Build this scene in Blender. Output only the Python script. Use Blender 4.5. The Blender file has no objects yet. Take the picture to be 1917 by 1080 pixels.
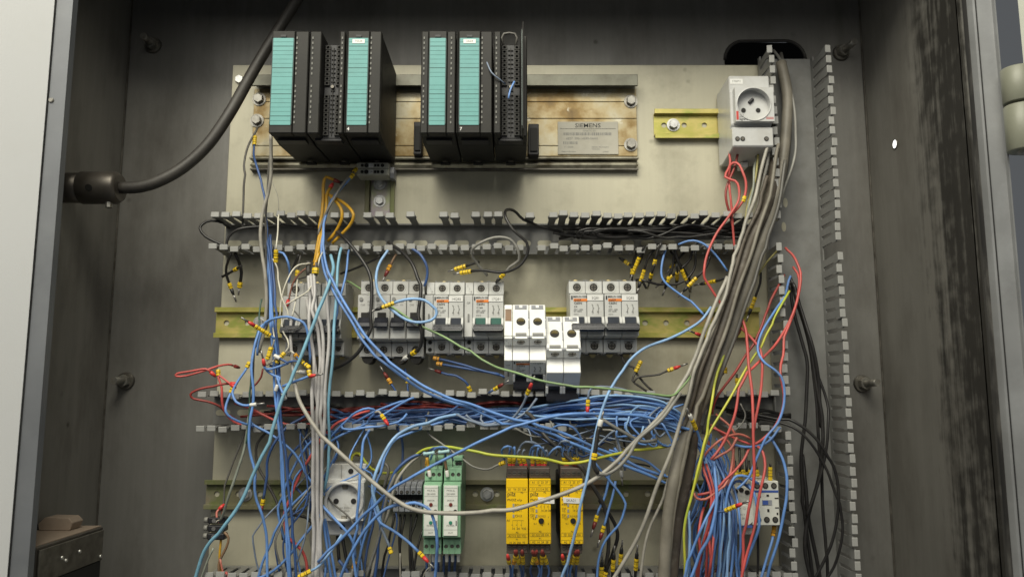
import bpy, bmesh, math, random
from mathutils import Vector, Matrix, Quaternion
random.seed(7)
R = math.radians
scene = bpy.context.scene
C = scene.collection

# ---------------------------------------------------------------- camera
F_PX, PITCH, DIST = 1491.0, R(7.8), 0.95          # focal length in photo pixels, tilt up, metres to the mounting plate
cam_d = bpy.data.cameras.new('camera')
cam_d.sensor_width = 36.0
cam_d.lens = F_PX / 1917.0 * 36.0
cam_d.clip_start = 0.01
cam_d.clip_end = 50
cam = bpy.data.objects.new('camera', cam_d)
C.objects.link(cam)
cam.location = (0, -DIST, 0)
cam.rotation_euler = (R(90) + PITCH, 0, 0)
scene.camera = cam
cam_d.dof.use_dof = True; cam_d.dof.focus_distance = 0.87; cam_d.dof.aperture_fstop = 6.3

# ---------------------------------------------------------------- world and lamps
world = bpy.data.worlds.new('World')
scene.world = world
world.use_nodes = True
bg = world.node_tree.nodes['Background']
bg.inputs['Color'].default_value = (0.90, 0.95, 1.0, 1)
bg.inputs['Strength'].default_value = 0.115

def area(name, loc, target, sx, sy, energy, col):
    ld = bpy.data.lights.new(name, 'AREA')
    ld.shape = 'RECTANGLE'; ld.size = sx; ld.size_y = sy
    ld.energy = energy; ld.color = col
    o = bpy.data.objects.new(name, ld); C.objects.link(o)
    o.location = loc
    d = Vector(target) - Vector(loc)
    o.rotation_euler = d.to_track_quat('-Z', 'Y').to_euler()
    return o
# the workshop's ceiling tubes, above and in front of the cabinet
area('ceiling_light', (-0.30, -1.08, 1.30), (0.0, 0.0, 0.1), 1.3, 0.6, 36.0, (1.0, 0.955, 0.80))
area('ceiling_light', (-0.35, -2.10, 1.30), (0.0, 0.0, 0.15), 2.2, 1.2, 22.0, (1.0, 0.965, 0.86))

vs = scene.view_settings
vs.view_transform = 'Standard'; vs.look = 'None'; vs.exposure = -0.18; vs.gamma = 1.0
vs.use_curve_mapping = False

# ---------------------------------------------------------------- helpers
SP, CP = math.sin(PITCH), math.cos(PITCH)
def at(px, py, d=0.0):
    """point of the place seen at photo pixel (px, py), d metres in front of the mounting plate"""
    u = (px - 958.5) / F_PX; v = -(py - 540.0) / F_PX
    dy = CP - v * SP; dz = SP + v * CP
    t = (DIST - d) / dy
    return Vector((u * t, -d, dz * t))

class MB:
    def __init__(s): s.v = []; s.f = []
    def add(s, vs, fs):
        b = len(s.v); s.v += [tuple(p) for p in vs]; s.f += [tuple(b + i for i in f) for f in fs]; return s
    def box(s, x0, x1, y0, y1, z0, z1):
        return s.add([(x0,y0,z0),(x1,y0,z0),(x1,y1,z0),(x0,y1,z0),(x0,y0,z1),(x1,y0,z1),(x1,y1,z1),(x0,y1,z1)],
                     [(0,3,2,1),(4,5,6,7),(0,1,5,4),(1,2,6,5),(2,3,7,6),(3,0,4,7)])
    def prism(s, prof, a0, a1, axis='x'):
        """polygon prof extruded from a0 to a1; axis x: prof=(y,z); axis z: prof=(x,y); axis y: prof=(x,z)"""
        n = len(prof)
        def p3(p, a):
            return (a, p[0], p[1]) if axis == 'x' else ((p[0], p[1], a) if axis == 'z' else (p[0], a, p[1]))
        vs_ = [p3(p, a0) for p in prof] + [p3(p, a1) for p in prof]
        fs = [tuple(range(n - 1, -1, -1)), tuple(range(n, 2 * n))]
        fs += [(i, (i + 1) % n, n + (i + 1) % n, n + i) for i in range(n)]
        return s.add(vs_, fs)
    def cyl(s, p0, p1, r0, r1=None, n=16, caps=True):
        return s.tube([p0, p1], [r0, r0 if r1 is None else r1], n, caps)
    def tube(s, pts, rad, n=8, caps=True):
        pts = [Vector(p) for p in pts]
        m = len(pts)
        if not isinstance(rad, (list, tuple)): rad = [rad] * m
        tang = []
        for i in range(m):
            a = pts[max(i - 1, 0)]; b = pts[min(i + 1, m - 1)]
            t = (b - a); tang.append(t.normalized() if t.length > 1e-9 else Vector((0, 0, 1)))
        t0 = tang[0]
        ref = Vector((0, 0, 1)) if abs(t0.z) < 0.9 else Vector((1, 0, 0))
        nrm = (ref - t0 * ref.dot(t0)).normalized()
        vs_, fs = [], []
        for i in range(m):
            if i:
                q = tang[i - 1].rotation_difference(tang[i]); nrm = (q @ nrm)
                nrm = (nrm - tang[i] * nrm.dot(tang[i])).normalized()
            bn = tang[i].cross(nrm)
            for k in range(n):
                a = 2 * math.pi * k / n
                vs_.append(pts[i] + (nrm * math.cos(a) + bn * math.sin(a)) * rad[i])
        for i in range(m - 1):
            for k in range(n):
                k2 = (k + 1) % n
                fs.append((i * n + k, i * n + k2, (i + 1) * n + k2, (i + 1) * n + k))
        if caps:
            fs.append(tuple(range(n - 1, -1, -1))); fs.append(tuple((m - 1) * n + k for k in range(n)))
        return s.add(vs_, fs)
    def holed(s, x0, x1, z0, z1, yf, yb, cx, cz, rx, rz=None, n=20, bottom=True, outline=None):
        """a plate (front at yf, back at yb) with one real hole; bottom closes the hole at yb"""
        rz = rx if rz is None else rz
        inner = outline or [(cx + rx * math.cos(2*math.pi*k/n), cz + rz * math.sin(2*math.pi*k/n)) for k in range(n)]
        n = len(inner); outer = []
        for (x, z) in inner:
            dx, dz = x - cx, z - cz
            tx = ((x1 - cx) if dx > 0 else (cx - x0)) / max(abs(dx), 1e-9)
            tz = ((z1 - cz) if dz > 0 else (cz - z0)) / max(abs(dz), 1e-9)
            t = min(tx, tz); outer.append((cx + dx * t, cz + dz * t))
        for (qx, qz) in ((x0,z0),(x1,z0),(x1,z1),(x0,z1)):     # pull the nearest outline point onto each corner
            k = min(range(n), key=lambda i: (outer[i][0]-qx)**2 + (outer[i][1]-qz)**2)
            outer[k] = (qx, qz)
        vs_ = [(x, yf, z) for x, z in inner] + [(x, yf, z) for x, z in outer] + [(x, yb, z) for x, z in inner] + [(x, yb, z) for x, z in outer]
        fs = []
        for k in range(n):
            j = (k + 1) % n
            fs.append((n + k, n + j, j, k)); fs.append((k, j, 2*n + j, 2*n + k)); fs.append((n + j, n + k, 3*n + k, 3*n + j))
        if bottom: fs.append(tuple(2*n + k for k in range(n)))
        else:
            for k in range(n):
                j = (k + 1) % n; fs.append((2*n + k, 2*n + j, 3*n + j, 3*n + k))
        return s.add(vs_, fs)
    def mesh(s, name, mats, bevel=0.0, smooth=False, seg=1):
        me = bpy.data.meshes.new(name)
        me.from_pydata(s.v, [], s.f)
        bm = bmesh.new(); bm.from_mesh(me)
        bmesh.ops.recalc_face_normals(bm, faces=bm.faces)
        if bevel > 0:
            ed = [e for e in bm.edges if len(e.link_faces) == 2 and e.calc_face_angle(0) > 0.5]
            bmesh.ops.bevel(bm, geom=ed, offset=bevel, segments=seg, affect='EDGES', clamp_overlap=True)
        bm.to_mesh(me); bm.free()
        me.materials.append(mats)
        if smooth:
            for p in me.polygons: p.use_smooth = len(p.vertices) <= 4
        return me
    def build(s, name, m, parent=None, bevel=0.0, smooth=False, loc=None, seg=1):
        o = bpy.data.objects.new(name, s.mesh(name, M(m), bevel, smooth, seg))
        C.objects.link(o)
        if parent is not None: o.parent = parent
        if loc is not None: o.location = loc
        return o

def inst(name, me, parent, loc=(0,0,0), rot=None):
    o = bpy.data.objects.new(name, me); C.objects.link(o); o.parent = parent; o.location = loc
    if rot is not None: o.rotation_euler = rot
    return o
def tag(o, label, cat, group=None):
    o['label'] = label; o['category'] = cat
    if group: o['group'] = group
    return o
def thing(name, label, cat, loc=(0,0,0), rot=None, group=None):
    o = bpy.data.objects.new(name, None); C.objects.link(o)
    o.empty_display_size = 0.01; o.location = loc
    if rot is not None: o.rotation_euler = rot
    return tag(o, label, cat, group)

# lettering: flat glyph meshes from the built-in font
_txt = {}
def glyphs(s, bold=0.0, align='CENTER'):
    k = (s, bold, align)
    if k not in _txt:
        cu = bpy.data.curves.new('lettering', 'FONT'); cu.body = s; cu.size = 1.0; cu.resolution_u = 2
        cu.offset = bold; cu.align_x = align; cu.align_y = 'CENTER'
        o = bpy.data.objects.new('lettering', cu); C.objects.link(o)
        dg = bpy.context.evaluated_depsgraph_get(); dg.update()
        me = bpy.data.meshes.new_from_object(o.evaluated_get(dg))
        bpy.data.objects.remove(o); _txt[k] = [tuple(v.co) for v in me.vertices], [tuple(p.vertices) for p in me.polygons]
    return _txt[k]
def print_on(parent, items, m='print_black', name='lettering'):
    """items: (string, x, y, z, size, bold, align); letters stand in the local XZ plane facing -Y"""
    b = MB()
    for it in items:
        s, x, y, z, size = it[:5]; bold = it[5] if len(it) > 5 else 0.0; al = it[6] if len(it) > 6 else 'CENTER'
        sx = it[7] if len(it) > 7 else 1.0
        vs_, fs = glyphs(s, bold, al)
        b.add([(x + v[0] * size * sx, y, z + v[1] * size) for v in vs_], fs)
    return b.build(name, m, parent)

# ---------------------------------------------------------------- materials
_m = {}
def M(k):
    if isinstance(k, bpy.types.Material): return k
    if k not in _m: _m[k] = MATS[k](k)
    return _m[k]
def mk(col, rough=0.5, metal=0.0, var=0.25, vscale=30.0, dirt=None, damt=0.0, dscale=12.0, dpos=(0.48,0.72), bump=0.0, bscale=200.0, spec=0.5, stretch=(1,1,1), coat=0.0, rvar=0.1, brush=0.0, specks=0.0):
    def f(name):
        m = bpy.data.materials.new(name); m.use_nodes = True
        nt = m.node_tree; N = nt.nodes; L = nt.links; p = N['Principled BSDF']
        p.inputs['Roughness'].default_value = rough; p.inputs['Metallic'].default_value = metal
        p.inputs['Specular IOR Level'].default_value = spec
        tc = N.new('ShaderNodeTexCoord'); mp = N.new('ShaderNodeMapping'); mp.inputs['Scale'].default_value = stretch
        L.new(tc.outputs['Object'], mp.inputs['Vector'])
        n1 = N.new('ShaderNodeTexNoise'); n1.inputs['Scale'].default_value = vscale; n1.inputs['Detail'].default_value = 6
        L.new(mp.outputs[0], n1.inputs['Vector'])
        r1 = N.new('ShaderNodeValToRGB')
        c0 = [max(0, c * (1 - var)) for c in col]; c1 = [min(1, c * (1 + var)) for c in col]
        r1.color_ramp.elements[0].position = 0.3; r1.color_ramp.elements[0].color = (*c0, 1)
        r1.color_ramp.elements[1].position = 0.7; r1.color_ramp.elements[1].color = (*c1, 1)
        L.new(n1.outputs['Fac'], r1.inputs['Fac']); out = r1.outputs['Color']
        if dirt is not None:
            n2 = N.new('ShaderNodeTexNoise'); n2.inputs['Scale'].default_value = dscale; n2.inputs['Detail'].default_value = 8; n2.inputs['Roughness'].default_value = 0.65
            L.new(mp.outputs[0], n2.inputs['Vector'])
            r2 = N.new('ShaderNodeValToRGB'); r2.color_ramp.elements[0].position = dpos[0]; r2.color_ramp.elements[0].color = (0,0,0,1)
            r2.color_ramp.elements[1].position = dpos[1]; r2.color_ramp.elements[1].color = (damt,)*3 + (1,)
            L.new(n2.outputs['Fac'], r2.inputs['Fac'])
            mx = N.new('ShaderNodeMixRGB'); mx.inputs['Color2'].default_value = (*dirt, 1)
            L.new(r2.outputs['Color'], mx.inputs['Fac']); L.new(out, mx.inputs['Color1']); out = mx.outputs['Color']
        if specks > 0:                                   # small dark flecks and chips
            vo = N.new('ShaderNodeTexVoronoi'); vo.inputs['Scale'].default_value = 26; L.new(tc.outputs['Object'], vo.inputs['Vector'])
            ng = N.new('ShaderNodeTexNoise'); ng.inputs['Scale'].default_value = 8; ng.inputs['Detail'].default_value = 2; L.new(tc.outputs['Object'], ng.inputs['Vector'])
            m1 = N.new('ShaderNodeMapRange'); m1.inputs['From Min'].default_value = 0.03; m1.inputs['From Max'].default_value = 0.11; m1.inputs['To Min'].default_value = 1; m1.inputs['To Max'].default_value = 0; L.new(vo.outputs['Distance'], m1.inputs['Value'])
            m2 = N.new('ShaderNodeMapRange'); m2.inputs['From Min'].default_value = 0.52; m2.inputs['From Max'].default_value = 0.60; L.new(ng.outputs['Fac'], m2.inputs['Value'])
            mm = N.new('ShaderNodeMath'); mm.operation = 'MULTIPLY'; L.new(m1.outputs[0], mm.inputs[0]); L.new(m2.outputs[0], mm.inputs[1])
            mm2 = N.new('ShaderNodeMath'); mm2.operation = 'MULTIPLY'; mm2.inputs[1].default_value = specks; L.new(mm.outputs[0], mm2.inputs[0])
            ms = N.new('ShaderNodeMixRGB'); ms.inputs['Color2'].default_value = (0.05,0.042,0.03,1); L.new(mm2.outputs[0], ms.inputs['Fac']); L.new(out, ms.inputs['Color1']); out = ms.outputs['Color']
        if brush > 0:                                    # rolled and wiped sheet: fine upright streaks
            mb = N.new('ShaderNodeMapping'); mb.inputs['Scale'].default_value = (1, 1, 0.03); L.new(tc.outputs['Object'], mb.inputs['Vector'])
            nb = N.new('ShaderNodeTexNoise'); nb.inputs['Scale'].default_value = 90; nb.inputs['Detail'].default_value = 8; nb.inputs['Roughness'].default_value = 0.7; L.new(mb.outputs[0], nb.inputs['Vector'])
            m3 = N.new('ShaderNodeMapRange'); m3.inputs['From Min'].default_value = 0.3; m3.inputs['From Max'].default_value = 0.7; m3.inputs['To Min'].default_value = 1-brush; m3.inputs['To Max'].default_value = 1+brush; L.new(nb.outputs['Fac'], m3.inputs['Value'])
            mu = N.new('ShaderNodeMixRGB'); mu.blend_type = 'MULTIPLY'; mu.inputs['Fac'].default_value = 1; L.new(out, mu.inputs['Color1']); L.new(m3.outputs[0], mu.inputs['Color2']); out = mu.outputs['Color']
        L.new(out, p.inputs['Base Color'])
        mr = N.new('ShaderNodeMapRange'); mr.inputs['To Min'].default_value = max(0.05, rough - rvar); mr.inputs['To Max'].default_value = min(1, rough + rvar)
        L.new(n1.outputs['Fac'], mr.inputs['Value']); L.new(mr.outputs[0], p.inputs['Roughness'])
        if bump > 0:
            n3 = N.new('ShaderNodeTexNoise'); n3.inputs['Scale'].default_value = bscale; n3.inputs['Detail'].default_value = 3
            L.new(mp.outputs[0], n3.inputs['Vector'])
            bp = N.new('ShaderNodeBump'); bp.inputs['Strength'].default_value = bump; bp.inputs['Distance'].default_value = 0.001
            L.new(n3.outputs['Fac'], bp.inputs['Height']); L.new(bp.outputs[0], p.inputs['Normal'])
        return m
    return f
def ramp_mat(stops, scale, rough, metal, stretch=(1,1,1), detail=6, bump=0.0, spots=None):
    """metal with several patches of colour (chromate bloom, old stains)"""
    def f(name):
        m = bpy.data.materials.new(name); m.use_nodes = True
        nt = m.node_tree; N = nt.nodes; L = nt.links; p = N['Principled BSDF']
        p.inputs['Roughness'].default_value = rough; p.inputs['Metallic'].default_value = metal
        tc = N.new('ShaderNodeTexCoord'); mp = N.new('ShaderNodeMapping'); mp.inputs['Scale'].default_value = stretch
        L.new(tc.outputs['Object'], mp.inputs['Vector'])
        n1 = N.new('ShaderNodeTexNoise'); n1.inputs['Scale'].default_value = scale; n1.inputs['Detail'].default_value = detail; n1.inputs['Roughness'].default_value = 0.6
        L.new(mp.outputs[0], n1.inputs['Vector'])
        r = N.new('ShaderNodeValToRGB'); cr = r.color_ramp
        while len(cr.elements) < len(stops): cr.elements.new(0.5)
        for e, (pos, c) in zip(cr.elements, stops): e.position = pos; e.color = (*c, 1)
        L.new(n1.outputs['Fac'], r.inputs['Fac']); out = r.outputs['Color']
        if spots:
            v = N.new('ShaderNodeTexNoise'); v.inputs['Scale'].default_value = spots[0]; v.inputs['Detail'].default_value = 10; v.inputs['Roughness'].default_value = 0.7
            L.new(tc.outputs['Object'], v.inputs['Vector'])
            r2 = N.new('ShaderNodeValToRGB'); r2.color_ramp.elements[0].position = spots[2]; r2.color_ramp.elements[0].color = (0,0,0,1)
            r2.color_ramp.elements[1].position = spots[2] + 0.06; r2.color_ramp.elements[1].color = (0.85,)*3 + (1,)
            L.new(v.outputs['Fac'], r2.inputs['Fac'])
            mx = N.new('ShaderNodeMixRGB'); mx.inputs['Color2'].default_value = (*spots[1], 1)
            L.new(r2.outputs['Color'], mx.inputs['Fac']); L.new(out, mx.inputs['Color1']); out = mx.outputs['Color']
        L.new(out, p.inputs['Base Color'])
        if bump:
            bp = N.new('ShaderNodeBump'); bp.inputs['Strength'].default_value = bump; bp.inputs['Distance'].default_value = 0.001
            L.new(n1.outputs['Fac'], bp.inputs['Height']); L.new(bp.outputs[0], p.inputs['Normal'])
        return m
    return f
def plastic(c, rough=0.4, var=0.1, dirt=(0.08,0.075,0.06), damt=0.35, dscale=60): return mk(c, rough, 0, var, 80, dirt, damt, dscale)
def cover(c, rough=0.46, damt=0.42): return mk(c, rough, 0, 0.20, 45, (0.13,0.122,0.105), damt, 38, rvar=0.1)

MATS = {
 'plate': mk((0.50,0.475,0.365), 0.42, 0.25, 0.09, 9, (0.20,0.178,0.12), 0.75, 7.0, (0.49,0.74), 0.06, 260, brush=0.05, specks=0.5),
 'wall_back': mk((0.235,0.23,0.215), 0.38, 0.4, 0.14, 8, (0.075,0.066,0.054), 0.7, 8.0, (0.46,0.70), 0.10, 240, stretch=(1,1,0.45), brush=0.08, specks=0.7),
 'wall_side': mk((0.21,0.202,0.182), 0.45, 0.25, 0.14, 12, (0.06,0.05,0.04), 0.55, 16.0, (0.50,0.72), 0.10, 240, stretch=(1,1,0.4), brush=0.09, specks=0.8),
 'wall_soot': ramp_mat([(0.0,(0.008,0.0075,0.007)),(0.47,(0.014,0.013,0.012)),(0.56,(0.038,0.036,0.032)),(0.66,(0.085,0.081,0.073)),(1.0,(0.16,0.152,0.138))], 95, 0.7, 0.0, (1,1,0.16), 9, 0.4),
 'flange': mk((0.25,0.255,0.26), 0.45, 0.3, 0.10, 14, (0.36,0.37,0.38), 0.5, 22.0, bump=0.05, bscale=300),
 'flange_left': mk((0.15,0.158,0.172), 0.5, 0.2, 0.12, 14, (0.19,0.2,0.21), 0.5, 22.0, bump=0.05, bscale=300),
 'white_paint': mk((0.74,0.75,0.76), 0.4, 0, 0.02, 5, (0.6,0.6,0.58), 0.12, 20.0, bump=0.12, bscale=700),
 'cream_paint': mk((0.22,0.225,0.175), 0.45, 0, 0.06, 8, (0.14,0.14,0.115), 0.4, 9.0, bump=0.08, bscale=500),
 'door_paint': mk((0.40,0.41,0.35), 0.45, 0, 0.06, 8, (0.26,0.26,0.22), 0.4, 9.0, bump=0.08, bscale=500),
 'dark': mk((0.006,0.006,0.006), 0.7, 0, 0.1),
 'steel': mk((0.33,0.32,0.29), 0.42, 0.8, 0.25, 120, (0.12,0.09,0.06), 0.6, 90),
 'steel_dark': mk((0.16,0.15,0.13), 0.45, 0.7, 0.3, 90, (0.05,0.04,0.03), 0.6, 60),
 'zinc': mk((0.62,0.62,0.60), 0.32, 0.8, 0.2, 150, (0.2,0.18,0.14), 0.4, 120),
 'brass': mk((0.50,0.40,0.18), 0.4, 0.5, 0.2, 150),
 'pin_metal': mk((0.30,0.29,0.28), 0.4, 0.7, 0.3, 300),
 'chromate': ramp_mat([(0.26,(0.16,0.19,0.04)),(0.40,(0.44,0.42,0.10)),(0.50,(0.58,0.49,0.17)),(0.58,(0.35,0.39,0.09)),(0.66,(0.54,0.38,0.17)),(0.76,(0.58,0.40,0.30))], 16, 0.33, 0.5, (0.8,1,1.6), 4),
 'chromate_old': ramp_mat([(0.30,(0.10,0.10,0.055)),(0.45,(0.20,0.185,0.11)),(0.55,(0.17,0.19,0.075)),(0.62,(0.25,0.23,0.16)),(0.75,(0.30,0.20,0.12))], 14, 0.45, 0.4, (1,1,0.6), 5),
 'chromate_pink': ramp_mat([(0.25,(0.30,0.20,0.28)),(0.45,(0.42,0.36,0.38)),(0.55,(0.40,0.42,0.26)),(0.7,(0.34,0.42,0.32))], 28, 0.35, 0.5),
 'rail_alu': ramp_mat([(0.28,(0.09,0.055,0.02)),(0.40,(0.25,0.165,0.055)),(0.50,(0.42,0.34,0.19)),(0.60,(0.47,0.43,0.31)),(0.70,(0.30,0.22,0.10)),(0.80,(0.13,0.09,0.04))], 17, 0.42, 0.35, (1,1,1), 8, 0.15, (55,(0.62,0.59,0.48),0.62)),
 'rail_edge': ramp_mat([(0.3,(0.10,0.085,0.05)),(0.45,(0.30,0.28,0.22)),(0.6,(0.46,0.44,0.34)),(0.75,(0.15,0.12,0.08))], 40, 0.4, 0.5, (1,1,1), 8, 0.2),
 'rail_top': mk((0.20,0.20,0.16), 0.45, 0.4, 0.15, 40, (0.08,0.07,0.05), 0.6, 30),
 'nameplate': mk((0.46,0.44,0.37), 0.5, 0.0, 0.05, 40, (0.28,0.25,0.18), 0.5, 25),
 'plc': mk((0.017,0.0165,0.015), 0.55, 0, 0.2, 60, (0.036,0.034,0.029), 0.4, 30, bump=0.05, bscale=500, spec=0.3),
 'plc_dark': mk((0.010,0.010,0.013), 0.5, 0, 0.2, 60),
 'plc_clear': mk((0.16,0.20,0.19), 0.25, 0, 0.1, 40),
 'turquoise': mk((0.125,0.345,0.335), 0.55, 0, 0.06, 40, (0.09,0.25,0.24), 0.5, 50),
 'groove': mk((0.03,0.06,0.06), 0.6, 0, 0.1),
 'sticker': mk((0.75,0.75,0.73), 0.5, 0, 0.03, 60),
 'print_black': mk((0.02,0.02,0.02), 0.6, 0, 0.0),
 'print_grey': mk((0.22,0.22,0.21), 0.6, 0, 0.0),
 'print_light': mk((0.17,0.17,0.155), 0.6, 0, 0.0),
 'print_red': mk((0.55,0.05,0.04), 0.5, 0, 0.0),
 'print_orange': mk((0.78,0.22,0.03), 0.5, 0, 0.08, 90),
 'print_blue': mk((0.05,0.10,0.35), 0.5, 0, 0.05),
 'duct': mk((0.205,0.206,0.198), 0.5, 0, 0.12, 40, (0.12,0.112,0.10), 0.5, 35),
 'duct_tip': mk((0.35,0.35,0.335), 0.48, 0, 0.10, 60, (0.18,0.17,0.15), 0.5, 60),  # paler than duct: light on the camera-facing tips put into colour
 'breaker': plastic((0.57,0.575,0.56), 0.38, 0.04, (0.28,0.26,0.2), 0.35, 45),
 'breaker_white': plastic((0.82,0.825,0.81), 0.35, 0.03, (0.5,0.48,0.42), 0.3, 45),  # lit copy of breaker: overhead light on the hanging pair put into colour
 'breaker_old': plastic((0.47,0.47,0.455), 0.42, 0.05, (0.24,0.22,0.17), 0.4, 40),
 'toggle': plastic((0.022,0.023,0.030), 0.22, 0.1, (0.06,0.06,0.06), 0.2),
 'toggle_window': plastic((0.045,0.052,0.068), 0.35, 0.1),
 'toggle_green': plastic((0.06,0.16,0.13), 0.35, 0.1),
 'hole_dark': mk((0.012,0.011,0.010), 0.7, 0, 0.1),
 'socket_white': plastic((0.56,0.565,0.56), 0.35, 0.03, (0.34,0.32,0.27), 0.35, 45),
 'schuko_white': plastic((0.62,0.62,0.60), 0.35, 0.04, (0.22,0.19,0.14), 0.7, 55),
 'green_case': plastic((0.25,0.45,0.29), 0.42, 0.06, (0.09,0.18,0.11), 0.4, 40),
 'label_white': mk((0.80,0.82,0.76), 0.35, 0, 0.05, 40, (0.55,0.56,0.5), 0.4, 60, bump=0.3, bscale=90),
 'yellow_case': mk((0.88,0.56,0.008), 0.38, 0, 0.03, 40, (0.72,0.46,0.02), 0.35, 40),
 'terminal_brown': plastic((0.085,0.065,0.055), 0.5, 0.15),
 'terminal_grey': plastic((0.30,0.31,0.34), 0.45, 0.06, (0.15,0.14,0.12), 0.4),
 'block_beige': plastic((0.42,0.42,0.36), 0.45, 0.05, (0.22,0.21,0.16), 0.5),
 'contactor_white': plastic((0.66,0.66,0.60), 0.4, 0.04, (0.4,0.38,0.3), 0.4),
 'led_red': mk((0.16,0.03,0.025), 0.3, 0, 0.1), 'led_green': mk((0.05,0.28,0.18), 0.3, 0, 0.1), 'led_grey': mk((0.33,0.33,0.30), 0.3, 0, 0.1),
 'blue': cover((0.135,0.285,0.64)), 'blue_dark': cover((0.045,0.10,0.27)), 'blue_pale': cover((0.26,0.44,0.72)),
 'blue_grey': cover((0.20,0.25,0.34)), 'teal': cover((0.20,0.42,0.56)),
 'red': cover((0.56,0.095,0.085)), 'red_dark': cover((0.28,0.035,0.03)), 'salmon': cover((0.52,0.16,0.12)), 'red_brown': cover((0.20,0.07,0.04)),
 'grey': cover((0.37,0.35,0.305), 0.45, 0.6), 'grey_light': cover((0.47,0.455,0.45), 0.42, 0.45), 'grey_mid': cover((0.24,0.235,0.215), 0.45, 0.5), 'grey_dark': cover((0.11,0.105,0.095), 0.45, 0.4),
 'black': cover((0.017,0.016,0.016), 0.4, 0.15), 'black_dusty': cover((0.05,0.046,0.042), 0.5, 0.5),
 'white_wire': cover((0.62,0.59,0.50)), 'clear_grey': cover((0.24,0.26,0.22), 0.3),
 'yellow_orange': cover((0.60,0.33,0.02)), 'yellow_green': mk((0.55,0.55,0.06), 0.4, 0, 0.2, 25, (0.14,0.32,0.05), 0.7, 18),
 'green': cover((0.10,0.24,0.15)), 'green_pale': cover((0.25,0.38,0.17)), 'brown': cover((0.22,0.13,0.07)), 'dark_green': cover((0.05,0.11,0.08)),
 'olive': cover((0.30,0.27,0.08)),
 'conduit_brown': mk((0.085,0.070,0.055), 0.6, 0, 0.3, 40, (0.30,0.275,0.235), 0.5, 70, (0.54,0.76), 0.25, 150),
 'conduit_grey': mk((0.20,0.183,0.15), 0.55, 0, 0.25, 40, (0.10,0.086,0.066), 0.6, 22, (0.48,0.70), 0.2, 150),
 'sleeve_yellow': mk((0.80,0.55,0.02), 0.42, 0, 0.08, 200, (0.35,0.25,0.04), 0.3, 150),
 'sleeve_orange': mk((0.75,0.36,0.03), 0.42, 0, 0.08, 200),
 'sleeve_white': mk((0.75,0.74,0.70), 0.42, 0, 0.06, 200, (0.4,0.38,0.33), 0.3, 150),
 'ferrule_red': mk((0.62,0.045,0.04), 0.4, 0, 0.06, 200), 'ferrule_dark': mk((0.19,0.03,0.025), 0.4, 0, 0.1, 200), 'ferrule_black': mk((0.02,0.02,0.02), 0.45, 0, 0.1),
 'gland': mk((0.10,0.09,0.078), 0.4, 0.6, 0.3, 30, (0.05,0.04,0.03), 0.6, 40), 'rubber': mk((0.030,0.027,0.024), 0.55, 0, 0.2, 40, (0.06,0.055,0.045), 0.4, 30, bump=0.2, bscale=300),
 'dust_brown': mk((0.30,0.235,0.18), 0.8, 0, 0.15, 40, (0.16,0.12,0.09), 0.5, 40, bump=0.3, bscale=200),
 'resistor': mk((0.35,0.55,0.58), 0.4, 0, 0.1),
}
def hole_light(name):
    m = bpy.data.materials.new(name); m.use_nodes = True; p = m.node_tree.nodes['Principled BSDF']
    p.inputs['Base Color'].default_value = (0.9,0.9,0.9,1); p.inputs['Emission Color'].default_value = (1,1,1,1); p.inputs['Emission Strength'].default_value = 1.6
    return m
MATS['daylight'] = hole_light  # glow standing in for light through the hole
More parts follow.
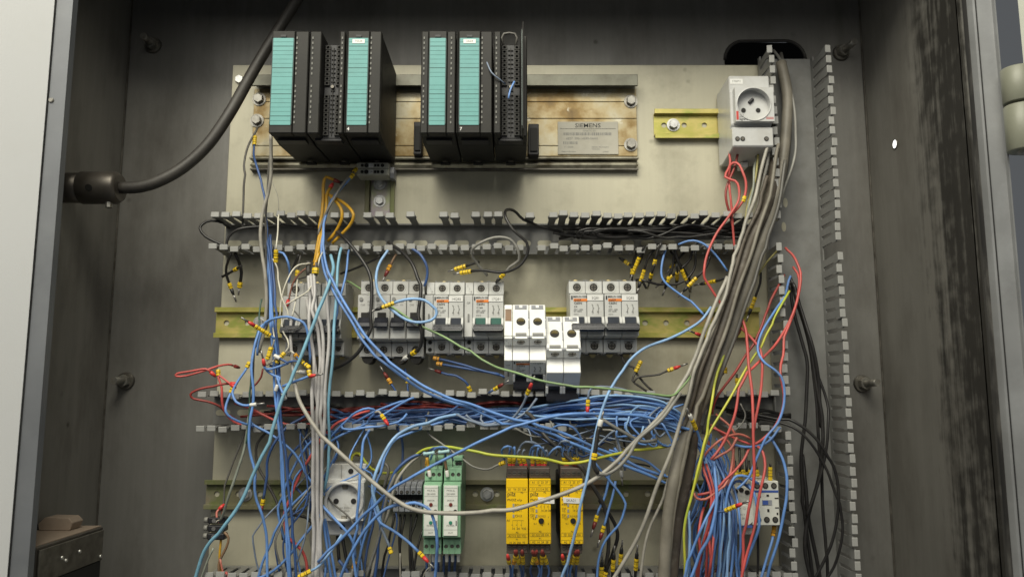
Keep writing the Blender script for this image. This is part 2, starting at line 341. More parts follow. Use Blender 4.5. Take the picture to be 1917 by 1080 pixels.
def right_wall(name):
    """grey sheet whose front third carries black streaked sealant residue with a ragged edge"""
    m = mk((0.20,0.193,0.175), 0.42, 0.3, 0.12, 8, (0.075,0.066,0.054), 0.6, 9.0, (0.48,0.72), 0.10, 240, stretch=(1,1,0.45), brush=0.08, specks=0.7)(name)
    nt = m.node_tree; N = nt.nodes; L = nt.links; p = N['Principled BSDF']
    src = p.inputs['Base Color'].links[0].from_socket
    tc = N.new('ShaderNodeTexCoord'); sp = N.new('ShaderNodeSeparateXYZ'); L.new(tc.outputs['Object'], sp.inputs[0])
    mp = N.new('ShaderNodeMapping'); mp.inputs['Scale'].default_value = (1, 1, 0.05); L.new(tc.outputs['Object'], mp.inputs['Vector'])
    n1 = N.new('ShaderNodeTexNoise'); n1.inputs['Scale'].default_value = 85; n1.inputs['Detail'].default_value = 9; n1.inputs['Roughness'].default_value = 0.65; L.new(mp.outputs[0], n1.inputs['Vector'])
    n2 = N.new('ShaderNodeTexNoise'); n2.inputs['Scale'].default_value = 60; n2.inputs['Detail'].default_value = 6; L.new(tc.outputs['Object'], n2.inputs['Vector'])
    def math_(op, a, b):
        q = N.new('ShaderNodeMath'); q.operation = op
        for i, v in enumerate((a, b)):
            if isinstance(v, (int, float)): q.inputs[i].default_value = v
            else: L.new(v, q.inputs[i])
        return q.outputs[0]
    mr = N.new('ShaderNodeMapRange'); mr.inputs['From Min'].default_value = -0.105; mr.inputs['From Max'].default_value = -0.185; L.new(sp.outputs['Y'], mr.inputs['Value'])
    f = math_('ADD', math_('MULTIPLY', mr.outputs[0], 0.62), math_('MULTIPLY', math_('SUBTRACT', n1.outputs['Fac'], 0.5), 2.0))
    f = math_('ADD', f, math_('MULTIPLY', math_('SUBTRACT', n2.outputs['Fac'], 0.5), 0.9))
    m2 = N.new('ShaderNodeMapRange'); m2.inputs['From Min'].default_value = 0.12; m2.inputs['From Max'].default_value = 0.60; L.new(f, m2.inputs['Value'])
    g = N.new('ShaderNodeMapRange'); g.inputs['From Min'].default_value = -0.095; g.inputs['From Max'].default_value = -0.13; L.new(sp.outputs['Y'], g.inputs['Value'])
    fac = math_('MULTIPLY', math_('MULTIPLY', m2.outputs[0], g.outputs[0]), 0.84)
    mx = N.new('ShaderNodeMixRGB'); mx.inputs['Color2'].default_value = (0.013,0.012,0.011,1); L.new(fac, mx.inputs['Fac']); L.new(src, mx.inputs['Color1']); L.new(mx.outputs['Color'], p.inputs['Base Color'])
    return m
MATS['wall_right'] = right_wall
# ---------------------------------------------------------------- the cabinet
XL, XR = at(212, 520, -0.03).x, at(1641, 520, -0.03).x
ZT, ZB, YB, YF = 0.585, -0.55, 0.03, -0.19
cab = thing('electrical_cabinet', 'open grey sheet metal control cabinet with stained inside walls', 'cabinet', (0, YB, ZB))
def cb(mbfun, name, m, bevel=0.0, smooth=False, parent=None):
    b = MB(); mbfun(b)
    b.v = [(x, y - YB, z - ZB) for x, y, z in b.v]
    return b.build(name, m, parent or cab, bevel, smooth)
h0, h1 = at(1354, 76, -0.03), at(1511, 150, -0.03)
hx0, hx1, hz1, hz0 = h0.x, h1.x, h0.z, h1.z
hcx, hcz, hr = (hx0+hx1)/2, (hz0+hz1)/2, (hz1-hz0)/2
def f(b):
    ox0, ox1, oz0, oz1 = hx0-0.03, hx1+0.03, hz0-0.03, hz1+0.03
    t = 0.002
    b.box(XL, ox0, YB, YB+t, ZB, ZT); b.box(ox1, XR, YB, YB+t, ZB, ZT)
    b.box(ox0, ox1, YB, YB+t, ZB, oz0); b.box(ox0, ox1, YB, YB+t, oz1, ZT)
    out = []
    for k in range(10): a = -math.pi/2 + math.pi*k/9; out.append((hx1-hr+hr*math.cos(a), hcz+hr*math.sin(a)))
    for k in range(10): a = math.pi/2 + math.pi*k/9; out.append((hx0+hr+hr*math.cos(a), hcz+hr*math.sin(a)))
    b.holed(ox0, ox1, oz0, oz1, YB, YB+t, hcx, hcz, hr, outline=out, bottom=False)
bw = cb(f, 'back_panel', 'wall_back')
cb(lambda b: b.box(hx0-0.02, hx1+0.02, YB+0.05, YB+0.06, hz0-0.02, hz1+0.02), 'cable_opening', 'dark')  # black box behind the opening, standing in for its dark inside
def f(b):
    out = []
    for k in range(13): a = math.pi*k/12; cxx = (hx1-hr) if k < 6.5 else (hx0+hr); out.append(Vector((cxx+(hr-0.001)*math.cos(a), YB-0.001, hcz+(hr-0.001)*math.sin(a))))
    b.tube(out, 0.0022, 6)
cb(f, 'edge_trim', 'rubber', smooth=True)
cb(lambda b: b.box(XL-0.002, XL, YF, YB, ZB, ZT), 'side_panel', 'wall_side')
ysplit = YB - (YB-YF)*0.66
cb(lambda b: b.box(XR, XR+0.002, YF, YB, ZB, ZT), 'side_panel', 'wall_right')['label'] = 'right wall with black streaked residue along its front'
cb(lambda b: b.box(XL, XR, YF, YB, ZT, ZT+0.002), 'roof_panel', 'wall_side')
cb(lambda b: b.box(XL, XR, YF, YB, ZB-0.002, ZB), 'floor_panel', 'wall_side')
# folded seams in the corners
cb(lambda b: b.tube([(XL+0.001, YB-0.001, ZB), (XL+0.001, YB-0.001, ZT)], 0.0011, 6), 'corner_seam', 'steel_dark')
cb(lambda b: b.tube([(XR-0.001, YB-0.001, ZB), (XR-0.001, YB-0.001, ZT)], 0.0011, 6), 'corner_seam', 'steel_dark')
# front flanges round the opening
xl0, xl1 = at(66, 540, 0.20).x, at(94, 540, 0.20).x
xr0, xr1 = at(1857, 540, 0.19).x, at(1905, 540, 0.195).x
cb(lambda b: b.prism([(xl0,-0.203),(xl1,-0.200),(xl1,-0.191),(xl1-0.002,-0.191),(xl1-0.002,-0.198),(xl0,-0.200)], ZB, ZT, 'z'), 'front_flange', 'flange_left')
cb(lambda b: b.box(xl0-0.0, XL, YF, YF+0.0015, ZB, ZT), 'front_return', 'flange')
cb(lambda b: b.prism([(xr0,-0.180),(xr0+0.004,-0.190),(xr1,-0.193),(xr1,-0.197),(xr1+0.0015,-0.197),(xr1+0.0015,-0.160),(xr1,-0.160),(xr1,-0.190),(xr0+0.004,-0.1875),(xr0+0.0015,-0.180)], ZB, ZT, 'z'), 'front_flange', 'flange')
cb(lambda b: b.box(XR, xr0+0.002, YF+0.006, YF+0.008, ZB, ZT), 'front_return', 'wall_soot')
cb(lambda b: b.box(xl0, xr1, YF-0.002, YF+0.0, ZT-0.065, ZT+0.002), 'front_header', 'flange')  # out of view; its depth is set by the shade it casts
gx = at(1831, 200, 0.19).x
cb(lambda b: b.tube([(xr0+0.0065, -0.1912, ZB), (xr0+0.0065, -0.1912, ZT-0.08)], 0.0006, 5), 'flange_joint', 'dark')
# stud bolts through the back wall
def stud(px, py, ln, tilt):
    p = at(px, py, -0.03)
    t = cb(lambda b: b.cyl((p.x, YB, p.z), (p.x, YB-0.004, p.z), 0.011, 0.010, 20), 'washer', 'steel_dark', smooth=True)
    cb(lambda b: b.cyl((p.x, YB-0.004, p.z), (p.x+tilt*0.2, YB-0.011, p.z), 0.0075, 0.0075, 6), 'nut', 'steel')
    cb(lambda b: b.cyl((p.x+tilt*0.2, YB-0.011, p.z), (p.x+tilt, YB-0.011-ln, p.z+tilt*0.2), 0.0042, 0.0042, 12), 'stud', 'steel', smooth=True)
stud(287, 86, 0.018, 0.0); stud(236, 713, 0.020, 0.0); stud(1574, 100, 0.022, 0.004); stud(1614, 718, 0.022, 0.004)
q = at(103, 188, 0.203)
cb(lambda b: b.cyl((q.x-0.004, -0.2005, q.z), (q.x-0.004, -0.204, q.z), 0.0035, 0.002, 10), 'rivet', 'steel', smooth=True)
# drilled hole in the right wall: outside light added as a glowing disc
pz = None
for i in range(400):                                # walk the view ray to the wall plane
    d = -0.03 + i * 0.0005
    p = at(1676, 270, d)
    if p.x <= XR: break
cb(lambda b: b.cyl((XR-0.0008, p.y, p.z), (XR-0.0001, p.y, p.z), 0.0052, 0.0052, 16), 'drilled_hole', 'daylight')
cb(lambda b: b.tube([(XR-0.0006, p.y+0.0055*math.cos(2*math.pi*k/20), p.z+0.0055*math.sin(2*math.pi*k/20)) for k in range(21)], 0.0007, 6, False), 'hole_burr', 'steel_dark', smooth=True)
# hinge knuckles on the right flange
for k, (ya, yb_) in enumerate(((132, 196), (201, 285))):
    za, zb = at(1900, ya, 0.205).z, at(1900, yb_, 0.205).z
    hx = at(1906, 200, 0.205).x
    cb(lambda b: b.cyl((hx, -0.208, za), (hx, -0.208, zb), 0.0145, 0.0145, 28), 'hinge_knuckle', 'cream_paint', bevel=0.0008, smooth=True)
cb(lambda b: b.cyl((hx, -0.208, at(1900,128,0.205).z), (hx, -0.208, at(1900,290,0.205).z), 0.006, 0.006, 12), 'hinge_pin', 'steel', smooth=True)

# doors, both swung open towards the viewer
def door(name, label, x, y, sgn, ang, w, m, m2):
    t = thing(name, label, 'cabinet door', (x, y, ZB), (0, 0, 0))
    dx, dy = sgn * math.sin(R(ang)), -math.cos(R(ang))          # along the leaf
    nx, ny = sgn * math.cos(R(ang)), math.sin(R(ang))           # outwards
    P4 = lambda a, n: (dx*a + nx*n, dy*a + ny*n)
    b = MB(); b.prism([P4(0,0), P4(w,0), P4(w,0.002), P4(0,0.002)], 0, ZT-ZB, 'z'); b.build('inner_skin', m, t)
    b = MB(); b.prism([P4(0.0,0.0022), P4(w,0.0022), P4(w,0.025), P4(0.0,0.025)], 0, ZT-ZB, 'z'); b.build('outer_skin', m2, t)
    b = MB(); b.prism([P4(w-0.02,-0.012), P4(w-0.003,-0.012), P4(w-0.003,-0.0002), P4(w-0.02,-0.0002)], 0, ZT-ZB, 'z'); b.build('edge_fold', m2, t)
    return t
door('door_leaf', 'white painted door leaf standing open along the left edge', xl0-0.0005, -0.206, -1, 34, 0.42, 'white_paint', 'white_paint')
door('door_leaf', 'pale green grey door leaf on the hinge along the right edge', xr1+0.022, -0.200, 1, 46, 0.42, 'door_paint', 'door_paint')

# ---------------------------------------------------------------- mounting plate
pl0, pl1 = at(412, 600, 0).x, at(1546, 600, 0).x
ptop, pbot = at(900, 122, 0).z, at(900, 1080, 0).z - 0.12
mp = thing('mounting_plate', 'flat galvanised mounting plate carrying the rails and ducts', 'mounting plate', ((pl0+pl1)/2, 0.0, pbot))
hw = (pl1-pl0)/2
b = MB(); b.box(-hw, hw, 0.0, 0.0025, 0, ptop-pbot); b.build('sheet', 'plate', mp, 0.0006)
for sx in (-1, 1):
    b = MB(); b.box(sx*hw-0.002 if sx > 0 else -hw, hw if sx > 0 else -hw+0.002, 0.0027, 0.015, 0, ptop-pbot); b.build('folded_edge', 'plate', mp)
for (px, py) in ((449, 150),):
    p = at(px, py, 0); b = MB(); b.cyl((p.x-mp.location.x, -0.0002, p.z-pbot), (p.x-mp.location.x, -0.004, p.z-pbot), 0.006, 0.005, 6); b.cyl((p.x-mp.location.x, 0.03, p.z-pbot), (p.x-mp.location.x, 0.0, p.z-pbot), 0.004, 0.004, 8); b.build('fixing_bolt', 'zinc', mp)

# ---------------------------------------------------------------- slotted cable ducts
PITCH_F = 0.0125
def finger_mesh(name, w=0.0041, w2=0.0057, lip=0.0062, bend=0.0):
    b = MB(); t = 0.0016
    b.prism([(-w,0.0),(w,0.0),(w,-0.027),(w2,-0.034),(w2,-0.0425),(-w2,-0.0425),(-w2,-0.034),(-w,-0.027)], -t/2, t/2, 'z')
    return b.mesh(name, M('duct'))
def tip_mesh(name, s):                               # the lip the cover snaps onto, towards +z
    b = MB(); b.prism([(-0.0018,-0.0428),(0.0042,-0.0428),(0.0046,-0.0446),(-0.0018,-0.0452)], -0.0047, 0.0047, 'x')
    b.v = [(x, z, y) for x, y, z in b.v]             # axis swap: width x, out y, lip z
    return b.mesh(name, M('duct_tip'), 0.0005)
FING = finger_mesh('finger'); TIP = tip_mesh('finger_tip', 1)
DSOL = 0.0125
def wall_frame(kind):
    """rotation that carries a finger (x along the wall, z = lip side) onto the wall"""
    return {'top': (0,0,0), 'bottom': (0, math.pi, 0), 'left': (0, -math.pi/2, 0), 'right': (0, math.pi/2, 0)}[kind]
def finger_row(parent, kind, s0, s1, fixed, skip=(), jit=0.024):
    n = int(abs(s1 - s0) / PITCH_F)
    rot = wall_frame(kind)
    for i in range(n):
        s = s0 + (i + 0.5) * PITCH_F
        if any(a <= s <= b_ for a, b_ in skip): continue
        loc = (s, -DSOL, fixed) if kind in ('top', 'bottom') else (fixed, -DSOL, s)
        lp = Vector(loc) - parent.location
        base = Quaternion((0,1,0), rot[1]) @ Quaternion((1,0,0), random.gauss(0, jit)) @ Quaternion((0,0,1), random.gauss(0, jit*0.6))
        e = base.to_euler()
        fo = inst('finger', FING, parent, lp, e)
        inst('finger_tip', TIP, fo)
def xs(*prs): return [(at(a, y, d).x, at(b_, y, d).x) for a, b_, y, d in prs]
def hduct(name, label, px0, px1, pyt, pyb, skip_t=(), skip_b=()):
    x0, x1 = at(px0, pyt, 0.056).x, at(px1, pyt, 0.056).x
    zt, zb = at(900, pyt, 0.055).z, at(900, pyb, 0.055).z
    t = thing(name, label, 'cable duct', ((x0+x1)/2, -0.0005, zb)); L = t.location
    b = MB(); b.box(x0-L.x, x1-L.x, -0.0022, 0.0, 0, zt-zb); b.build('base', 'duct', t)
    for nm, z, lo, hi in (('wall_strip', zt, -0.0008, 0.0008), ('wall_strip', zb, -0.0008, 0.0008)):
        b = MB(); b.box(x0-L.x, x1-L.x, -DSOL-0.0, -0.0024, z-L.z+lo, z-L.z+hi); b.build(nm, 'duct', t)
    # oval fixing holes in the base show the bright plate
    b = MB()
    for k in range(int((x1-x0)/0.025)):
        cx = x0 - L.x + 0.0125 + k*0.025; b.prism([(cx-0.006+0.0035*math.cos(a), (zt-zb)/2*0.8+0.0035*math.sin(a)) for a in [math.pi/2+math.pi*j/6 for j in range(7)]] + [(cx+0.004+0.0035*math.cos(a), (zt-zb)/2*0.8+0.0035*math.sin(a)) for a in [-math.pi/2+math.pi*j/6 for j in range(7)]], -0.0026, -0.0024, 'y')
    b.build('fixing_holes', 'plate', t)
    finger_row(t, 'top', x0, x1, zt, skip_t); finger_row(t, 'bottom', x0, x1, zb, skip_b)
    return t
hduct('cable_duct', 'upper horizontal slotted duct with broken fingers and black wires', 392, 1428, 405, 462,
      skip_t=xs((526,536,405,.056),(604,620,405,.056),(664,684,405,.056),(745,764,405,.056),(788,826,405,.056),(868,890,405,.056),(944,975,405,.056),(1002,1030,405,.056)),
      skip_b=xs((552,560,462,.056),(985,994,462,.056)))
hduct('cable_duct', 'middle horizontal slotted duct filled with blue and red wires', 368, 1478, 739, 797, skip_t=xs((1240,1300,739,.056)), skip_b=xs((1090,1180,797,.056),(1240,1360,797,.056)))
x0d3, x1d3 = 372, 1492
hduct('cable_duct', 'lowest horizontal slotted duct cut off by the bottom of the picture', 380, 1490, 1078, 1135, skip_t=xs((690,740,1078,.056),(985,1030,1078,.056),(1260,1330,1078,.056)))
# vertical duct on the right
vx0, vx1 = at(1466, 560, 0.055).x, at(1574, 560, 0.055).x
vz1, vz0 = at(1460, 78, 0.055).z, pbot
vd = thing('cable_duct', 'tall vertical slotted duct along the right of the mounting plate', 'cable duct', ((vx0+vx1)/2, -0.0032, vz0))
vl = vd.location
b = MB(); b.box(vx0-vl.x, vx1-vl.x, -0.0022, 0.0, 0, vz1-vz0); b.build('base', 'duct', vd)
for x in (vx0, vx1):
    b = MB(); b.box(x-vl.x-0.0008, x-vl.x+0.0008, -DSOL+0.0032, -0.0024, 0, vz1-vz0); b.build('wall_strip', 'duct', vd)
zz = lambda a, b_: (at(1470, b_, .055).z, at(1470, a, .055).z)
finger_row(vd, 'left', vz0, vz1, vx0, skip=[zz(408, 462), zz(742, 796)])
finger_row(vd, 'right', vz0, vz1, vx1, skip=[zz(449, 472)])
for (px, py, w) in ((1467, 425, .004), (1470, 380, .004)):
    p = at(px, py, 0.005); b = MB(); b.prism([(p.x-vl.x+.0028*math.cos(a), p.z-vl.z+.006*math.sin(a)) for a in [2*math.pi*k/12 for k in range(12)]], -0.0026, -0.0024, 'y'); b.build('fixing_hole', 'plate', vd)

# ---------------------------------------------------------------- DIN rails
def bolt(parent, x, y, z, r=0.006, m='zinc'):
    b = MB(); b.cyl((x, y, z), (x, y-0.0012, z), r*1.35, r*1.35, 20); w = b.build('washer', m, parent, smooth=True)
    b = MB(); b.cyl((x, y-0.0013, z), (x, y-0.0058, z), r, r*0.96, 6); b.build('bolt_head', m, parent, 0.0005)
def din_h(label, px0, px1, pyt, pyb, m, hole_off=0.0, bolts=()):
    d = 0.0085
    x0, x1 = at(px0, pyt, d).x, at(px1, pyt, d).x; zt, zb = at(900, pyt, d).z, at(900, pyb, d).z
    H = zt - zb; t = thing('din_rail', label, 'mounting rail', ((x0+x1)/2, -0.0008, zb)); L = (x1-x0)/2
    a = H*0.16
    for z0_, z1_, s in ((H-a, H, 1), (0, a, -1)):
        b = MB(); b.box(-L, L, -0.0082, -0.0070, z0_, z1_); b.build('rail_lip', m, t, 0.0003)
        zw = z0_ if s > 0 else z1_
        b = MB(); b.box(-L, L, -0.0069, 0.0, zw-0.0012 if s < 0 else zw, zw if s < 0 else zw+0.0012); b.build('rail_side', m, t)
    b = MB(); pitch = 0.025; n = int(2*L/pitch); z0_, z1_ = a+0.0001, H-a-0.0001
    for k in range(n):
        xa = -L + k*pitch; cx = xa + pitch/2
        b.holed(xa, xa+pitch, z0_, z1_, -0.0013, -0.0001, cx, H/2, 0.0033, n=16, bottom=False)
    if -L + n*pitch < L - 0.0005: b.box(-L+n*pitch, L, -0.0013, -0.0001, z0_, z1_)
    b.build('rail_web', m, t)
    for bx in bolts:
        p = at(bx, (pyt+pyb)/2, 0.002); bolt(t, p.x-t.location.x, -0.0014, H/2)
    return t
din_h('short yellow rail stub beside the white socket at upper right', 1225, 1440, 204, 259, 'chromate', bolts=(1260,))
din_h('long yellow chromated rail carrying the grey circuit breakers', 402, 1423, 575, 632, 'chromate', bolts=(487,))
din_h('long dull rail carrying the round outlet and yellow relays', 383, 1478, 898, 953, 'chromate_old', bolts=(460, 912))
# short upright rail under the beige terminal block
p0, p1 = at(684, 325, 0.0085), at(738, 404, 0.0085)
t = thing('din_rail', 'short upright rail piece under the beige terminal block', 'mounting rail', ((p0.x+p1.x)/2, -0.0008, p1.z))
H = p0.z - p1.z; W = (p1.x-p0.x)/2; a = W*0.30
for s in (-1, 1):
    xa, xb = (W-a, W) if s > 0 else (-W, -W+a)
    b = MB(); b.box(xa, xb, -0.0082, -0.0070, 0, H); b.build('rail_lip', 'chromate_old', t, 0.0003)
    xw = xa if s > 0 else xb-0.0012
    b = MB(); b.box(xw, xw+0.0012, -0.0069, 0, 0, H); b.build('rail_side', 'chromate_old', t)
b = MB(); b.box(-W+a+.0013, W-a-.0013, -0.0013, -0.0001, 0, H); b.build('rail_web', 'chromate_pink', t)
p = at(711, 377, 0.002); bolt(t, p.x-t.location.x, -0.0014, p.z-t.location.z, 0.0055); p = at(711, 345, 0.002); bolt(t, p.x-t.location.x, -0.0014, p.z-t.location.z, 0.0055)
# ---------------------------------------------------------------- PLC mounting rail
d = 0.012
rx0, rx1 = at(474, 230, 0.004).x, at(1192, 230, 0.004).x
rz = lambda py, dd=0.006: at(900, py, dd).z
rail = thing('plc_rail', 'wide corroded aluminium rail with name plate under the black modules', 'mounting rail', ((rx0+rx1)/2, -0.0005, rz(319)))
RL = rail.location; hx = (rx1-rx0)/2
def strip(name, pya, pyb, y0, y1, m, x0=-hx, x1=hx, bev=0.0005, dd=0.006):
    b = MB(); b.box(x0, x1, y0, y1, rz(pyb, dd)-RL.z, rz(pya, dd)-RL.z); return b.build(name, m, rail, bev)
strip('top_flange', 141, 162, -0.020, -0.0170, 'rail_top', dd=0.018)
strip('top_web', 150, 154, -0.0168, -0.0, 'rail_top', dd=0.012)
for pa, pb in ((166, 190), (190.8, 221.4), (222.2, 272.2), (273, 292)):
    strip('rail_strip', pa, pb, -0.0045, -0.0, 'rail_alu', bev=0.0004)
strip('bottom_lip', 294, 298.5, -0.013, -0.0, 'rail_edge', dd=0.012, bev=0.001)
strip('bottom_lip', 302, 314, -0.011, -0.0, 'rail_edge', dd=0.011, bev=0.0035)
strip('bottom_edge', 315.0, 318.5, -0.008, -0.0, 'steel_dark', dd=0.008)
for px, py in ((1181, 190), (1181, 271), (485, 186), (481, 226)):
    p = at(px, py, 0.006); bolt(rail, p.x-RL.x, -0.0047, p.z-RL.z, 0.0062, 'steel')
# name plate with its print
p0, p1 = at(1044, 228, 0.007), at(1158, 289, 0.007)
nx0, nx1, nz1, nz0 = p0.x-RL.x, p1.x-RL.x, p0.z-RL.z, p1.z-RL.z
b = MB(); b.box(nx0, nx1, -0.0062, -0.0047, nz0, nz1); npl = b.build('name_plate', 'nameplate', rail, 0.0003)
nw, nh = nx1-nx0, nz1-nz0; yp = -0.0064
X = lambda u: nx0 + nw*u
Z = lambda v: nz1 - nh*v
print_on(npl, [('SIEMENS', X(.5), yp, Z(.125), 0.0074, 0.004, 'CENTER', 1.15)])
print_on(npl, [('SIMATIC S7', X(.52), yp, Z(.285), 0.0032), ('6ES7  390-1AE80-0AA0', X(.40), yp, Z(.52), 0.0040), ('V 1.0000', X(.10), yp, Z(.78), 0.0032, 0, 'LEFT'),
               ('Made in Germany', X(.06), yp, Z(.92), 0.0024, 0, 'LEFT'), ('Siemens AG Industry', X(.56), yp, Z(.78), 0.0024, 0, 'LEFT'), ('Karlsruhe', X(.56), yp, Z(.84), 0.0024, 0, 'LEFT'), ('C79000', X(.74), yp, Z(.93), 0.0022, 0, 'LEFT')], 'print_grey')
b = MB(); b.box(X(.04), X(.96), yp, yp+.0001, Z(.222), Z(.214)); b.build('rule_line', 'print_black', npl)
b = MB(); x = X(.09)
while x < X(.88):
    w = random.choice((.0005, .0005, .0009, .0013)); b.box(x, x+w, yp, yp+.0001, Z(.42), Z(.335)); x += w + random.choice((.0005, .0009))
x = X(.09)
while x < X(.33):
    w = random.choice((.0005, .0009)); b.box(x, x+w, yp, yp+.0001, Z(.69), Z(.61)); x += w + random.choice((.0005, .0009))
b.build('bar_code', 'print_grey', npl)

# ---------------------------------------------------------------- PLC modules
def plc(label, px0, px1, style, tagtxt=None, num=None):
    df = 0.130
    xa, xb = at(px0, 150, df).x, at(px1, 150, df).x
    zt, zb = at(900, 58, df).z, at(900, 251, df).z
    W, Hh = xb-xa, zt-zb
    t = thing('plc_module', label, 'controller module', ((xa+xb)/2, -0.014, zb), group='black controller modules on the upper rail')
    y = lambda dd: -(dd-0.014)
    g = 0.0004; h = W/2
    hf = .118 if style not in ('open', 'swung') else .098
    b = MB(); b.prism([(y(.014), .004), (y(.014), Hh-.002), (y(hf), Hh-.002), (y(hf), .002), (y(.09), .0)], -h+g, h-g, 'x'); b.build('housing', 'plc', t, 0.0008)
    # underside screw wells near the rail
    b = MB(); b.cyl((0, y(.030), -.0006), (0, y(.030), .0004), .0032, .0032, 12); b.build('screw', 'steel_dark', t)
    b = MB(); b.box(-.006, .006, y(.028), y(.022), -.0025, .0002); b.build('latch', 'plc', t, .0005)
    b = MB(); b.box(-h+.005, h-.005, y(.112), y(.098), -.0015, .0006); b.build('cable_exit', 'plc_dark', t)
    def leds(x, name='status_marks'):
        b = MB()
        for k in range(8):
            for z0 in (Hh*.57, Hh*.10): b.box(x-.0007, x+.0007, y(.1297), y(.1290), z0+k*.0058, z0+k*.0058+.0026)
        b.build(name, 'print_light', t)
    def cover(x0, x1, dd=.129):
        b = MB(); b.box(x0, x1, y(dd), y(hf+.0003), .001, Hh); return b.build('front_cover', 'plc', t, .001)
    def door(x0, x1):
        b = MB(); b.box(x0, x1, y(.130), y(.1183), .001, Hh); dr = b.build('front_door', 'plc', t, .0008)
        b = MB(); b.box(x0+.0004, x1-.0004, y(.1304), y(.1301), Hh*.060+.004, Hh*.93-.001); b.build('label_pocket', 'groove', dr)
        # turquoise label: separate fields with score lines between them
        fs = [.0365,.0365,.0,.038,.038,.038,.038,.038,.0,.038,.038,.075,.038,.038,.0,.038,.038,.038,.038,.038,.0,.038,.038]
        z = Hh*.925; tot = sum(fs); kk = (Hh*.83)/tot
        for f_ in fs:
            if f_ == 0: z -= .0004; continue
            hh = f_*kk
            b = MB(); b.box(x0+.0014, x1-.0014, y(.1307), y(.1303), z-hh+.0003, z); b.build('label_field', 'turquoise', dr); z -= hh
        b = MB(); b.box((x0+x1)/2-.003, (x0+x1)/2+.003, y(.1312), y(.130), Hh*.935, Hh*.955); b.build('door_grip', 'plc_dark', dr)
        if tagtxt:
            b = MB(); b.box(x0+.005, x1-.005, y(.1311), y(.1308), Hh*.872, Hh*.912); s = b.build('sticker', 'sticker', dr, 0)
            print_on(s, [(tagtxt, (x0+x1)/2, y(.1312), Hh*.892, .0034, .01)], 'print_grey')
        if num: print_on(dr, [(num, x0+.003, y(.1306), Hh*.045, .0050, .02)], 'sticker')
    def terminals(x0, x1):
        b = MB(); b.box(x0, x1, y(.112), y(.0983), .001, Hh-.008); tb = b.build('terminal_strip', 'plc_dark', t, .0005)
        for cx in (x0+.0035, x1-.0035):
            b = MB(); n = 20
            for k in range(n):
                if k in (9, 10) : continue
                zc = .006 + k*(Hh-.018)/(n-1)
                b.holed(cx-.0028, cx+.0028, zc-.0023, zc+.0023, y(.1145), y(.1121), cx, zc, .0015, n=8)
            b.build('terminal_row', 'plc', tb)
        b = MB()
        for k in range(19):
            zc = .008 + k*(Hh-.018)/19; b.box(x0+.0075, x1-.0075, y(.1135), y(.1121), zc, zc+.0006)
        b.box((x0+x1)/2-.0003, (x0+x1)/2+.0003, y(.1136), y(.1121), .004, Hh-.012)
        b.build('contact_grid', 'plc', tb)
        b = MB(); b.cyl(((x0+x1)/2, y(.1121), Hh*.505), ((x0+x1)/2, y(.1155), Hh*.505), .0022, .0018, 10); b.build('jack_screw', 'steel_dark', tb, smooth=True)
    if style == 'left':       # label door at the left, blank cover at the right
        x1 = -h+W*.62; door(-h+g, x1); leds(x1+.0022); cover(x1+.0003, h-g)
    elif style == 'mid':      # status column, label door, status column
        cover(-h+g, -h+W*.22); leds(-h+W*.09); door(-h+W*.225, -h+W*.74); cover(-h+W*.745, h-g); leds(h-W*.13)
    elif style == 'midwide':
        cover(-h+g, -h+W*.06); door(-h+W*.065, -h+W*.66); leds(-h+W*.71); cover(-h+W*.665, h-g)
    elif style == 'open':     # door missing, terminals bare
        cover(-h+g, -h+W*.33); leds(-h+W*.09); terminals(-h+W*.34, h-W*.16); cover(h-W*.155, h-g); leds(h-W*.08)
    elif style == 'swung':    # door swung out to the right
        cover(-h+g, -h+W*.21); leds(-h+W*.08); terminals(-h+W*.22, h-W*.22); cover(h-W*.21, h-g, .1185)
        dr = MB(); dr.prism([(h-.006, y(.119)), (h-.0045, y(.119)), (h-.0045, y(.150)), (h-.006, y(.150))], -.001, Hh+.001, 'z'); dd = dr.build('open_door', 'plc', t, .0005)
        b = MB(); b.box(h-.0067, h-.0061, y(.146), y(.124), .004, Hh-.006); b.build('door_window', 'plc_clear', dd)
        b = MB(); c = -h+W*.46; b.tube([(c-.0065, y(.113), Hh-.010), (c-.0085, y(.114), Hh-.001), (c-.006, y(.115), Hh+.0035), (c, y(.115), Hh+.0045), (c+.006, y(.115), Hh+.0035), (c+.0085, y(.114), Hh-.001), (c+.0065, y(.113), Hh-.010)], .0014, 8); b.build('pull_loop', 'grey_dark', t, smooth=True)
    return t
plc('black module left of the first trio, turquoise label strip at its left', 506, 576, 'left')
plc('open black module with bare screw terminals, middle of the first trio', 577, 644, 'open')
plc('black module right of the first trio, white sticker on its turquoise strip', 645, 713, 'midwide', '7GU4', '4')
plc('black module left of the second trio, narrow turquoise strip between status columns', 787, 853, 'mid')
plc('black module mid second trio, white sticker on its turquoise strip and number 7', 854, 922, 'midwide', '2A24', '7')
plc('black module with its front door swung open and a grey pull loop', 924, 988, 'swung')
def clip(label, px0, px1, py0, py1, d0, d1):
    p0, p1 = at(px0, py0, d1), at(px1, py1, d1); t = thing('bus_connector', label, 'connector', ((p0.x+p1.x)/2, -d0, p1.z))
    w, h = (p1.x-p0.x)/2, p0.z-p1.z
    b = MB(); b.box(-w, w, -(d1-d0), 0, 0, h); b.build('body', 'plc_dark', t, .0008)
    b = MB(); b.box(-w*.7, w*.7, -(d1-d0)-.002, -(d1-d0)-.0002, h*.1, h*.85); b.build('contact_face', 'plc', t, .0005)
clip('black bus connector stub on the rail right of the open module', 989, 1009, 232, 290, .006, .030)
clip('black bus connector stub on the rail left of the second trio', 775, 789, 228, 289, .006, .024)

